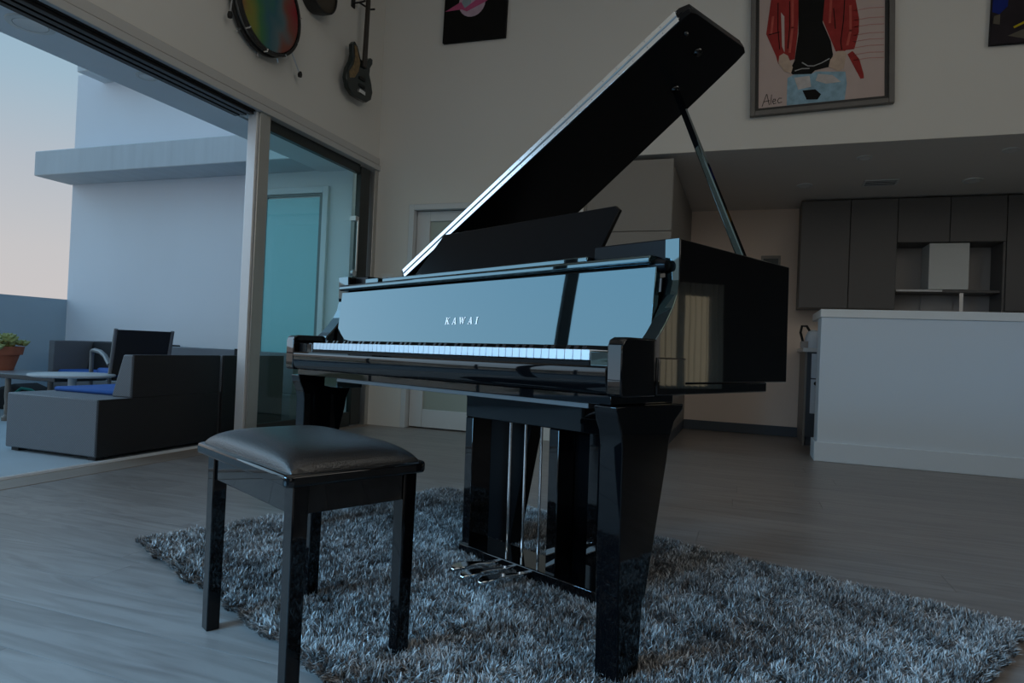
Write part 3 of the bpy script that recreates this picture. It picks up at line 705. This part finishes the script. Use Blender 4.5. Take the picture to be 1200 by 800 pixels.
for b in ((.037, .060, .037, H_-.037), (W_-.060, W_-.037, .037, H_-.037), (.060, W_-.060, .037, .060), (.060, W_-.060, H_-.060, H_-.037)): f.box(b[0], b[1], -.022, 0, b[2], b[3])
f.build('inner_frame', M['frame_black'], pc)
box('canvas', M['p_ground'], (.060, W_-.060, -.018, -.001, .060, H_-.060), pc)
Y1 = -.0182
cl = lambda L: [(min(max(a, .062), W_-.062), min(max(b, .062), H_-.062)) for a, b in L]
wash = [(.70, 1.30), (.885, 1.30), (.885, .25), (.80, .24), (.70, .35), (.66, .60)]
poly_paint(pc, 'paint_wash', [(.75, 1.3), (.80, 1.3), (.80, .9), (.76, .85)], M['p_pink'], Y1, label='thin red wash')
ribbon(pc, 'paint_streaks', [[(.70, z), (.80, z+.005), (.89, z-.004)] for z in (.34, .38, .43, .475, .52, .58, .63, .70, .78, .86)], M['p_pink'], Y1, .005)
poly_paint(pc, 'jacket', cl(P([(.049, 3.432), (.029, 3.178), (.107, 3.003), (.126, 2.943), (.237, 2.963), (.248, 3.152), (.244, 3.406), (.24, 3.80), (.12, 3.72)])), M['p_red'], Y1)
poly_paint(pc, 'jacket', cl(P([(.417, 3.382), (.411, 3.227), (.473, 3.076), (.51, 2.984), (.555, 2.967), (.577, 2.983), (.632, 2.983), (.655, 3.104), (.652, 3.197), (.619, 3.355), (.55, 3.72), (.42, 3.80)])), M['p_red'], Y1)
poly_paint(pc, 'jacket_tail', P([(.589, 2.951), (.683, 2.763), (.705, 2.765), (.700, 2.80), (.668, 2.906), (.621, 2.972)]), M['p_red'], Y1)
poly_paint(pc, 'shirt', cl(P([(.239, 3.406), (.253, 3.151), (.237, 2.951), (.205, 2.878), (.229, 2.85), (.357, 2.838), (.379, 2.861), (.48, 2.876), (.494, 2.961), (.474, 3.063), (.412, 3.208), (.417, 3.382), (.41, 3.75), (.25, 3.75)])), M['p_black'], Y1-.0006)
poly_paint(pc, 'jeans', cl(P([(.195, 2.828), (.241, 2.849), (.357, 2.838), (.385, 2.854), (.498, 2.837), (.582, 2.828), (.596, 2.741), (.589, 2.60), (.392, 2.60), (.202, 2.60)])), M['p_blue'], Y1)
poly_paint(pc, 'paint_patch', P([(.242, 2.824), (.346, 2.826), (.36, 2.744), (.274, 2.732)]), M['p_pale'], Y1-.0013)
poly_paint(pc, 'paint_patch', P([(.402, 2.833), (.499, 2.812), (.557, 2.757), (.462, 2.753), (.387, 2.785)]), M['p_pale'], Y1-.0013)
poly_paint(pc, 'paint_patch', P([(.303, 2.723), (.389, 2.722), (.43, 2.681), (.409, 2.645), (.335, 2.652)]), M['p_black'], Y1-.0013)
poly_paint(pc, 'hand', P([(.13, 3.0), (.126, 2.95), (.17, 2.881), (.217, 2.858), (.228, 2.901), (.189, 2.994), (.159, 3.016)]), M['p_skin'], Y1-.0020)
poly_paint(pc, 'hand', P([(.521, 2.983), (.478, 2.926), (.469, 2.877), (.537, 2.833), (.57, 2.854), (.583, 2.952), (.566, 2.978)]), M['p_skin'], Y1-.0020)
poly_paint(pc, 'sleeve_gap', P([(.124, 3.326), (.145, 3.069), (.165, 3.022), (.149, 3.291)]), M['p_ground'], Y1-.0013)
ribbon(pc, 'brush_lines', [P([(.29, 2.93), (.33, 2.90), (.37, 2.895), (.42, 2.91), (.47, 2.935)]), P([(.245, 2.875), (.29, 2.885), (.34, 2.88)])], M['p_grey'], Y1-.0020, .007)
ribbon(pc, 'fold_lines', [P([(.10, 3.4), (.11, 3.2), (.13, 3.05)]), P([(.55, 3.4), (.55, 3.2), (.54, 3.05), (.55, 2.99)]), P([(.18, 3.4), (.19, 3.2), (.185, 3.05)]), P([(.48, 3.3), (.50, 3.15)]), P([(.05, 3.17), (.12, 3.18)])], M['p_black'], Y1-.0014, .006)
ribbon(pc, 'light_strokes', [P([(.20, 3.4), (.21, 3.2), (.20, 3.02)]), P([(.46, 3.38), (.46, 3.2)]), P([(.59, 3.3), (.60, 3.12), (.585, 3.02)]), P([(.07, 3.3), (.065, 3.18)])], M['p_redlight'], Y1-.0014, .016)
sg = lambda L: [(.085+a, .072+b) for a, b in L]
ribbon(pc, 'signature', [sg([(0, 0), (.030, .088), (.034, .088), (.050, .008)]), sg([(.010, .034), (.052, .040)]), sg([(.060, .010), (.066, .082)]), sg([(.074, .028), (.094, .034), (.092, .047), (.080, .047), (.073, .030), (.080, .012), (.098, .016)]), sg([(.136, .048), (.120, .051), (.107, .034), (.114, .015), (.138, .019)])], M['p_black'], Y1, .0045)
# dark canvas with the pink ringed planet
pp = thing('planet_painting', 'unframed black canvas painting of a pink ringed planet', 'painting', (-2.64, YB-.001, 3.41)); pp.rotation_euler = (0, R(1.0), 0)
box('canvas', M['p_black'], (0, .59, -.035, 0, 0, .75), pp, .003)
PZ = .235
poly_paint(pp, 'planet', [(.265+.125*math.cos(t_*math.pi/12), .33+.125*math.sin(t_*math.pi/12)) for t_ in range(24)], M['p_lilac'], -.0352)
poly_paint(pp, 'shade_patch', [(.20, .41), (.26, .445), (.255, .33), (.225, .27), (.19, .28), (.165, .33)], M['p_slate'], -.0364)
poly_paint(pp, 'ring', [(.015, .275), (.16, .345), (.20, .285), (.34, .37), (.40, .385), (.58, .455), (.50, .385), (.40, .325), (.22, .255), (.17, .278)], M['p_magenta'], -.0376)
# dark portrait at the right edge
pr = thing('dark_painting', 'dark blue unframed canvas with yellow zigzag at the right edge', 'painting', (1.46, YB-.001, 2.935)); pr.rotation_euler = (0, R(1.0), 0)
box('canvas', M['p_dark'], (0, .80, -.035, 0, 0, 1.0), pr, .003)
poly_paint(pr, 'blue_field', [(.004, .22), (.045, .20), (.09, .25), (.10, .5), (.10, .99), (.004, .99)], M['p_navy'], -.0352)
poly_paint(pr, 'mouth', [(.165, .335), (.20, .40), (.30, .47), (.42, .47), (.42, .275), (.30, .28), (.22, .305)], M['p_ochre'], -.0352)
poly_paint(pr, 'mouth_line', [(.185, .345), (.26, .38), (.42, .40), (.42, .37), (.26, .345)], M['p_black'], -.0364)
ribbon(pr, 'zigzag', [[(.135, .105), (.255, .165), (.265, .115), (.36, .17), (.375, .12), (.47, .17)]], M['p_yellow'], -.0352, .014)
poly_paint(pr, 'khaki_patch', [(.10, .05), (.18, .085), (.42, .10), (.42, .03), (.20, .02)], M['p_khaki'], -.0352)
poly_paint(pr, 'khaki_patch', [(.012, .14), (.05, .13), (.05, .20), (.015, .19)], M['p_khaki'], -.0364)
ribbon(pr, 'yellow_marks', [[(.265, .072), (.33, .075)], [(.35, .08), (.40, .082)]], M['p_yellow'], -.0364, .022)

# ================================================================ rug
PX, PY, PYAW = -.973, 1.796, .467
pc_, ps_ = math.cos(PYAW), math.sin(PYAW)
def wpt(u, v, z=0): return (PX+u*pc_+v*ps_, PY-u*ps_+v*pc_, z)
rug = thing('shag_rug', 'grey blue shag rug under the piano and bench', 'rug', (PX, PY, 0), -PYAW)
Q = [(-.93, -.47), (1.33, -.40), (1.34, 1.25), (-1.01, .98)]
def rug_pt(s, t):
    a = [(1-t)*(Q[0][i]*(1-s)+Q[1][i]*s) + t*(Q[3][i]*(1-s)+Q[2][i]*s) for i in (0, 1)]
    return a
bk = []
for side in range(4):
    a, b = Q[side], Q[(side+1) % 4]
    for i in range(12):
        bk.append((a[0]+(b[0]-a[0])*i/12, a[1]+(b[1]-a[1])*i/12))
cxm, cym = .19, .34
MB().prism([(cxm+(a-cxm)*.982, cym+(b-cym)*.972) for a, b in bk], 'z', .0, .008).build('backing', M['rug_back'], rug)
rng = np.random.default_rng(5)
N = 320000
s = rng.random(N); t_ = rng.random(N)
q = np.array(Q)
bu = ((1-t_)[:, None]*((1-s)[:, None]*q[0]+s[:, None]*q[1]) + t_[:, None]*((1-s)[:, None]*q[3]+s[:, None]*q[2]))
def lowfreq(p, seed, sc):
    r = np.random.default_rng(seed); o = np.zeros(len(p))
    for k in range(7):
        k1 = r.normal(size=2)*sc; o += np.sin(p@k1 + r.random()*6.28)
    return o/2.6
ang = lowfreq(bu, 1, 9.0)*.6 + lowfreq(bu, 2, 90.0)*2.6 + rng.normal(size=N)*1.1
lean = np.clip(.62 + .26*lowfreq(bu, 3, 45.0) + rng.normal(size=N)*.26, .05, 1.3)
bu = bu + (.010*np.stack([lowfreq(bu, 21, 40.0), lowfreq(bu, 22, 40.0)], 1))
e4 = np.stack([s*2.3, (1-s)*2.3, t_*1.5, (1-t_)*1.5], 1); k4 = e4.argmin(1); near = (e4.min(1) < .022) & (rng.random(N) < .75)
oa = np.array([math.pi, 0.0, -math.pi/2, math.pi/2])[k4]
ang = np.where(near, oa + rng.normal(size=N)*.6, ang); lean = np.where(near, .75 + .45*rng.random(N), lean)
edge = np.minimum(np.minimum(s, 1-s)*2.3, np.minimum(t_, 1-t_)*1.5)
Lh = (.025 + .012*rng.random(N)) * (.80 + .20*np.clip(edge/.03, 0, 1))
wd = .0011 + .0013*rng.random(N)
d = np.stack([np.cos(ang), np.sin(ang)], 1); pdir = np.stack([np.cos(ang+1.57+rng.normal(size=N)*.8), np.sin(ang+1.57+rng.normal(size=N)*.8)], 1)
V = np.zeros((N, 5, 3), np.float32)
b0 = np.concatenate([bu, np.full((N, 1), .006)], 1)
m1 = b0.copy(); m1[:, :2] += d*(Lh*np.sin(lean*.5)*.5)[:, None]; m1[:, 2] += Lh*np.cos(lean*.5)*.52
tp = m1.copy(); tp[:, :2] += d*(Lh*np.sin(np.minimum(lean*1.35, 1.5))*.52)[:, None]; tp[:, 2] += Lh*np.cos(np.minimum(lean*1.35, 1.5))*.50
off = np.concatenate([pdir*wd[:, None], np.zeros((N, 1))], 1)
V[:, 0] = b0-off; V[:, 1] = b0+off; V[:, 2] = m1+off; V[:, 3] = m1-off; V[:, 4] = tp
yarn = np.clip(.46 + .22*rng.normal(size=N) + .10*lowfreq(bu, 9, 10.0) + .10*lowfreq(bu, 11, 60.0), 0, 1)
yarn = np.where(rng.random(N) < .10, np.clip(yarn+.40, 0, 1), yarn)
yv = np.repeat(yarn[:, None], 5, 1); yv[:, :2] *= .15; yv[:, 2:4] *= .70; yv[:, 4] = np.clip(yv[:, 4]*1.30, 0, 1)  # roots darkened, tips lightened: shade between strands put into the colour
me = bpy.data.meshes.new('pile')
me.vertices.add(N*5); me.vertices.foreach_set('co', V.reshape(-1))
base = (np.arange(N)*5)[:, None]
loops = np.concatenate([base+np.array([[0, 1, 2, 3]]), base+np.array([[3, 2, 4]])], 1).reshape(-1)
me.loops.add(N*7); me.loops.foreach_set('vertex_index', loops.astype(np.int32))
me.polygons.add(N*2)
ls = (np.arange(N)*7)[:, None]+np.array([[0, 4]])
me.polygons.foreach_set('loop_start', ls.reshape(-1).astype(np.int32))
try: me.polygons.foreach_set('loop_total', np.tile(np.array([4, 3], np.int32), N))
except Exception: pass
me.update(calc_edges=True)
at = me.attributes.new('yarn', 'FLOAT', 'POINT'); at.data.foreach_set('value', yv.reshape(-1).astype(np.float32))
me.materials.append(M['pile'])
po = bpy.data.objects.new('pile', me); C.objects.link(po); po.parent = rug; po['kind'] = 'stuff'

# ================================================================ piano
pn = thing('grand_piano', 'glossy black baby grand piano with raised lid standing on the shag rug', 'piano', (PX, PY, -.0099), -PYAW)
pn.rotation_euler = (0, R(-.7), -PYAW)      # stands a touch lower on its left on the deep pile
W = 1.62; HW = W/2; TA = .058
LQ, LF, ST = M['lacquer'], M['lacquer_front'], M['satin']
ZR = 1.030; UR, UL = HW-.040, -.735     # inner faces of the right and left cheek
# rim: right and left side boards with the curved cheek, plus the curved tail
cheek = [(.218, ZR), (.221, .93), (.214, .895), (.197, .862), (.170, .825), (.148, .800), (.132, .785), (.128, .775), (.128, .683)]
rim = MB()
rim.prism([(.82, ZR)] + cheek + [(.82, .683)], 'x', UR, HW)
rim.prism([(.88, ZR)] + cheek + [(.88, .683)], 'x', -HW, UL)
for a, b in ((UR+.001, HW-.001), (-HW+.001, UL-.001)):     # added strip giving each cheek front a stronger bluish reflection
    ce = [(v, z) for v, z in cheek[:8]]
    MB().prism([(v-.003, z+.0005) for v, z in ce] + [(v+.002, z+.0005) for v, z in ce[::-1]], 'x', a, b).build('cheek_reflection_strip', LF, pn)
outer = [(HW, .82), (HW-.012, .835), (.62, .865), (.42, .885), (.20, .925), (-.04, .965), (-.30, .995), (-.52, 1.0), (-.68, .975), (-.775, .925), (-HW, .86)]
inner = [(UR, .80), (UR-.006, .80), (.60, .81), (.41, .833), (.19, .872), (-.05, .912), (-.30, .94), (-.51, .945), (-.655, .922), (-.735, .885), (-HW+TA, .86)]
for (a, b), (c, d_) in zip(zip(outer, outer[1:]), zip(inner, inner[1:])):
    rim.prism([a, b, d_, c], 'z', .683, ZR)
rim.build('rim', LQ, pn, .004)
MB().prism(outer[::-1] + [(HW-TA, .26), (-HW+TA, .26)][::-1] if False else [(-HW+TA, .26), (HW-TA, .26), (HW-TA, .79)] + inner[2:], 'z', .70, .72).build('soundboard', ST, pn)
MB().prism([(-HW+.05, .26), (HW-.004, .26), (HW-.004, .70), (.55, .76), (.15, .84), (-.30, .91), (-.60, .89), (-HW+.05, .80)], 'z', .655, .6825).build('bottom_board', LQ, pn, .003)
# inside plate, seen just over the rail
MB().prism([(-HW+TA+.005, .31), (HW-TA-.005, .31), (HW-TA-.01, .78)] + [(a, b-.01) for a, b in inner[2:-1]] + [(-HW+TA+.005, .85)], 'z', .90, .915).build('iron_plate', ST, pn)
# arms and key blocks
def arm(sg):
    prof = [(0, .66), (.006, .652), (.130, .652), (.130, .785), (.020, .785), (.006, .779), (0, .765)]
    a, b = (UR+.001, HW+.003) if sg > 0 else (-HW-.003, -.752)
    return MB().prism(prof, 'x', a, b)
arm(1).build('arm', LQ, pn, .004); arm(-1).build('arm', LQ, pn, .004)
for a, b in ((HW-.003, HW+.006), (-HW-.006, -HW+.003)):
    MB().box(a, b, .1305, .252, .655, .743).build('key_block', LQ, pn, .003)
MB().box(-.751, UR, .022, .27, .632, .655).build('keybed', LQ, pn, .002)
MB().box(-.46, .700, .028, .060, .620, .648).build('keybed_rail', M['rail_grey'], pn, .001)['label'] = 'rail under the key slip, floor reflection put into its grey'
MB().prism([(.010, .657), (.004, .664), (.0015, .685), (-.001, .708), (.0005, .715), (.006, .720), (.020, .721), (.020, .657)], 'x', -.751, UR).build('key_slip', LQ, pn, .002)
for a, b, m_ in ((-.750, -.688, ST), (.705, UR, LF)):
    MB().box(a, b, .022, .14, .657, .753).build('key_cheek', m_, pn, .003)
MB().box(-.687, -.641, .022, .14, .657, .755).build('key_cheek', LQ, pn, .004)
MB().box(-.638, .702, .024, .14, .657, .729).build('key_frame', ST, pn)
# 52 white and 36 black keys
pit = (.702+.638)/52
wk = MB().box(.0009, pit-.0009, .024, .160, .7315, .7558).build('white_key', M['key_white'], pn, .0012)
wk.location.x = -.638
bk_ = MB().prism([(.062, .7558), (.068, .7668), (.160, .7678), (.160, .7558)], 'x', -.0065, .0065).build('black_key', M['key_black'], pn, .001)
first = True
for i in range(52):
    if i:
        o = wk.copy(); C.objects.link(o); o.parent = pn; o.location.x = -.638+pit*i
    if i < 51 and (i % 7) in (0, 2, 3, 5, 6):
        if first: o = bk_; first = False
        else: o = bk_.copy(); C.objects.link(o); o.parent = pn
        o.location.x = -.638+pit*(i+1)
# fallboard, leaning back
def fbv(z): return .166 + (z-.760)*math.tan(R(5.0))
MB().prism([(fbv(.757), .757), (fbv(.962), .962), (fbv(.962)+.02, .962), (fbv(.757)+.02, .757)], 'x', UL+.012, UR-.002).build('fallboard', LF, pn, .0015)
# maker's name, inlaid serif capitals
def glyph(ch):
    if ch == 'K': return [[(.10, 0), (.27, 0), (.27, 1), (.10, 1)], [(0, 0), (.38, 0), (.38, .07), (0, .07)], [(0, .93), (.38, .93), (.38, 1), (0, 1)], [(.27, .38), (.27, .50), (.66, 1), (.78, 1)], [(.36, .56), (.50, .62), (.90, 0), (.66, 0)], [(.56, .93), (.92, .93), (.92, 1), (.56, 1)], [(.55, 0), (1.0, 0), (1.0, .07), (.55, .07)]]
    if ch == 'A': return [[(.08, 0), (.17, 0), (.50, .92), (.45, 1)], [(.42, 1), (.56, 1), (.92, 0), (.68, 0)], [(.22, .28), (.72, .28), (.70, .36), (.24, .36)], [(0, 0), (.30, 0), (.30, .07), (0, .07)], [(.58, 0), (1.0, 0), (1.0, .07), (.58, .07)]]
    if ch == 'W': return [[(.05, 1), (.27, 1), (.46, .05), (.38, 0)], [(.36, 0), (.45, 0), (.74, 1), (.66, 1)], [(.56, 1), (.78, 1), (.98, .05), (.90, 0)], [(.88, 0), (.97, 0), (1.27, 1), (1.18, 1)], [(0, .93), (.36, .93), (.36, 1), (0, 1)], [(.52, .93), (.84, .93), (.84, 1), (.52, 1)], [(1.08, .93), (1.38, .93), (1.38, 1), (1.08, 1)]]
    return [[(.12, 0), (.32, 0), (.32, 1), (.12, 1)], [(0, 0), (.44, 0), (.44, .07), (0, .07)], [(0, .93), (.44, .93), (.44, 1), (0, 1)]]
lg = MB(); hgt = .0225; u = -.030; zb = .828
for chh, adv in zip('KAWAI', (1.55, 1.5, 2.02, 1.62, .6)):
    for pl in glyph(chh):
        lg.prism([(u+(a+.14*b)*hgt, zb+b*hgt) for a, b in pl], 'y', 0, 1, lambda P_: (P_[0], fbv(P_[2]) - .0014 + .001*P_[1], P_[2]))
    u += adv*hgt
lg.build('name_letters', M['logo'], pn)['label'] = 'white inlaid letters KAWAI'
# rail over the fallboard and the music shelf
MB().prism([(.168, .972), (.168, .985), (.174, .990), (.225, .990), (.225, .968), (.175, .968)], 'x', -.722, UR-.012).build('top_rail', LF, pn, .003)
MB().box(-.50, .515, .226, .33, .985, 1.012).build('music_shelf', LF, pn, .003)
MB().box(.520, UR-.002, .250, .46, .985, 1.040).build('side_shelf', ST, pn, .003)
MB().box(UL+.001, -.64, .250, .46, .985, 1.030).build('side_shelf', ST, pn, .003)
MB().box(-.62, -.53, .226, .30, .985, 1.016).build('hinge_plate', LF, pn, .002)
MB().lathe([(.001, 0), (.017, 0), (.019, .02), (.013, .045), (.001, .047)], (UR-.030, .205, .966), 'x', 20).build('pivot_knob', ST, pn, smooth=True)
# music desk
def mdv(z): return .300 + (z-1.025)*.40
MB().prism([(-.400, 1.012), (.487, 1.012), (.520, 1.162), (.500, 1.177), (-.299, 1.178)], 'y', 0, .016, lambda P_: (P_[0], P_[1]+mdv(P_[2]), P_[2])).build('music_desk', ST, pn, .003)
# lid hinged along the left side, front flap folded back on top
lid = bpy.data.objects.new('lid', None)
th_ = R(26.3); cl_, sl_ = math.cos(th_), math.sin(th_)
def L2(d, v, n_): return (-HW + d*cl_ - n_*sl_, v, ZR+.024 + d*sl_ + n_*cl_)
LW = 1.605
edge_ = [(0, .53), (LW-.03, .53), (LW-.005, .535), (LW, .56), (LW, .85), (LW-.01, .875), (LW-.05, .885), (1.30, .922), (1.05, .955), (.77, .992), (.50, 1.022), (.30, 1.030), (.12, 1.00), (.02, .94), (0, .88)]
lp = MB().prism(edge_, 'z', 0, .021, lambda P_: L2(*P_))
lido = lp.build('lid', ST, pn, .002)
MB().prism([(.004, .532), (LW-.03, .532), (LW-.004, .55), (LW-.004, .862), (.004, .862)], 'z', .0225, .0435, lambda P_: L2(*P_)).build('lid_flap', ST, pn, .002)
hg = MB()
for n0_, n1_ in ((.003, .0195), (.0255, .042)):
    hg.prism([(.02, .527), (LW-.045, .527), (LW-.045, .5315), (.02, .5315)], 'z', n0_, n1_, lambda P_: L2(*P_))
hgo = hg.build('lid_hinge', M['hinge_steel'], lido, .0008); hgo['label'] = 'bright continuous metal hinge strip'
kn = MB().tube([L2(.02, .5265, .0225), L2(LW-.045, .5265, .0225)], .0032, 8).build('hinge_knuckle', M['steel'], lido, smooth=True)
sc = MB()
for i in range(26):
    for n_ in (.0105, .0345):
        a = .05 + i*.0605
        p0 = Vector(L2(a, .5272, n_)); sc.tube([p0, p0+Vector((0, -.0012, 0))], .0024, 6)
so_ = sc.build('screws', M['steel'], lido); so_['kind'] = 'stuff'
# sockets and the prop
for d_, v_ in ((1.372, .775), (1.515, .70), (1.545, .585)):
    r_ = .017 if d_ < 1.54 else .009
    p0 = Vector(L2(d_, v_, 0)); nrm = Vector(L2(d_, v_, -1))-p0
    MB().tube([p0, p0+nrm*.006, p0+nrm*.012], [r_, r_*.9, r_*.5], 16).build('socket', M['chrome'] if d_ > 1.6 else LQ, lido, smooth=True)
pa = Vector((HW-.022, .585, ZR-.02)); pb = Vector(L2(1.372, .775, -.008))
prm = MB(); ax = (pb-pa).normalized(); s1 = Vector((0, 1, 0)); s1 = (s1-ax*s1.dot(ax)).normalized(); s2_ = ax.cross(s1)
prm.v = [tuple(p + (.0125*(1 if i in (1, 2) else -1)*k_)*s1 + (.011*(1 if i in (2, 3) else -1)*k_)*s2_) for p, k_ in ((pa, 1), (pb, .85)) for i in range(4)]
prm.f = [(0, 3, 2, 1), (4, 5, 6, 7)] + [(i, (i+1) % 4, 4+(i+1) % 4, 4+i) for i in range(4)]
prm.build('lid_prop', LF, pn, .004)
# legs: blades with a curved bracket on top and a stepped foot
legp = [(.004, .632), (.010, .605), (.024, .575), (.030, .54), (.030, .195), (.034, .185), (.036, .012), (.112, .012), (.122, .185), (.132, .195), (.205, .50), (.212, .545), (.232, .59), (.268, .618), (.272, .632)]
for a, b, zf in ((.735, .800, .012), (-.770, -.705, .031)):
    MB().prism([(p_, zf if z_ < .02 else z_) for p_, z_ in legp], 'x', a, b).build('leg', M['lacquer_leg'], pn, .003)
MB().prism([(-.38, .655), (-.365, .60), (-.35, .55), (-.285, .20), (-.28, .022), (-.075, .022), (-.070, .10), (.012, .48), (.02, .56), (.03, .61), (.04, .655)], 'y', .545, .605).build('leg', ST, pn, .003)
# pedal lyre
ly = MB().box(-.138, .478, .365, .49, .512, .632)
ly.build('lyre_block', LQ, pn, .003)
for a, b, c0_, c1_ in ((-.138, -.098, .365, .455), (.268, .310, .365, .47), (.435, .474, .40, .48)):
    MB().box(a, b, c0_, c1_, .055, .512).build('lyre_post', LQ, pn, .003)
MB().box(.311, .434, .440, .455, .060, .512).build('lyre_panel', LQ, pn, .002)
MB().box(-.140, .480, .352, .49, .028, .066).build('lyre_base', LQ, pn, .004)
for i, uu in enumerate((.068, .140, .212)):
    MB().tube([(uu, .390, .064), (uu, .390, .514)], .0045, 10).build('pedal_rod', M['chrome'], pn, smooth=True)
    v0, v1 = (.195, .172, .182)[i], .36
    prof = []
    mb = MB()
    v0 -= .038
    sec = [(v1, .009, .056), (.30, .011, .060), (v0+.105, .014, .067), (v0+.065, .021, .072), (v0+.028, .023, .072), (v0+.008, .015, .070), (v0, .005, .066)]
    for vv, hw_, zz in sec:
        mb.v += [(uu-hw_, vv, zz), (uu+hw_, vv, zz), (uu+hw_*.9, vv, zz-.011), (uu-hw_*.9, vv, zz-.008)]
    for j in range(len(sec)-1):
        o_ = 4*j
        for k2 in range(4): mb.f.append((o_+k2, o_+(k2+1) % 4, o_+4+(k2+1) % 4, o_+4+k2))
    mb.f += [(0, 1, 2, 3), tuple(4*(len(sec)-1)+k2 for k2 in (3, 2, 1, 0))]
    mb.build('pedal', M['chrome'], pn, .002)
MB().box(-.60, -.505, .055, .16, .594, .632).build('headphone_box', LF, pn, .003)

# ================================================================ bench
bn = thing('piano_bench', 'black lacquered piano bench with padded leather seat', 'bench', (PX, PY, 0), -PYAW)
U0, U1, V0, V1 = -.112, .412, -.562, -.212
MB().prism([(U0+.012, V0), (U1-.012, V0), (U1, V0+.012), (U1, V1-.012), (U1-.012, V1), (U0+.012, V1), (U0, V1-.012), (U0, V0+.012)], 'z', .449, .475).build('seat_frame', LQ, bn, .006)
cu = MB(); n = 20
uu0, uu1, vv0, vv1 = U0+.016, U1-.016, V0+.016, V1-.016
for i in range(n+1):
    for j in range(n+1):
        a, b = -math.cos(math.pi*i/n), -math.cos(math.pi*j/n)
        hgt_ = .047*((1-abs(a)**4)**.36)*((1-abs(b)**4)**.36)
        cu.v.append(((uu0+uu1)/2+(uu1-uu0)/2*a, (vv0+vv1)/2+(vv1-vv0)/2*b, .474+hgt_))
for i in range(n):
    for j in range(n):
        a = i*(n+1)+j; cu.f.append((a, a+n+1, a+n+2, a+1))
cuo = cu.build('seat_cushion', M['leather'], bn, smooth=True)
LV0, LV1 = -.535, -.226
for a, b, z0 in ((-.095, LV0, 0), (.347, LV0, 0), (.347, LV1-.036, .010), (-.098, LV1-.036, .010)):
    mb = MB(); x0, x1, y0, y1 = a, a+.042, b, b+.036
    tx = .003
    mb.v = [(x0+tx, y0+tx*.6, z0), (x1-tx, y0+tx*.6, z0), (x1-tx, y1-tx*.6, z0), (x0+tx, y1-tx*.6, z0), (x0, y0, .449), (x1, y0, .449), (x1, y1, .449), (x0, y1, .449)]
    mb.f = [(0, 3, 2, 1), (4, 5, 6, 7), (0, 1, 5, 4), (1, 2, 6, 5), (2, 3, 7, 6), (3, 0, 4, 7)]
    mb.build('leg', M['lacquer_leg'], bn, .003)
MB().box(-.053, .347, LV0+.006, LV0+.026, .385, .449).build('apron', LQ, bn, .002)
MB().box(-.053, .347, LV1-.026, LV1-.006, .385, .449).build('apron', LQ, bn, .002)
MB().box(-.089, -.069, LV0+.036, LV1-.036, .385, .449).build('apron', LQ, bn, .002)
MB().box(.363, .383, LV0+.036, LV1-.036, .385, .449).build('apron', LQ, bn, .002)
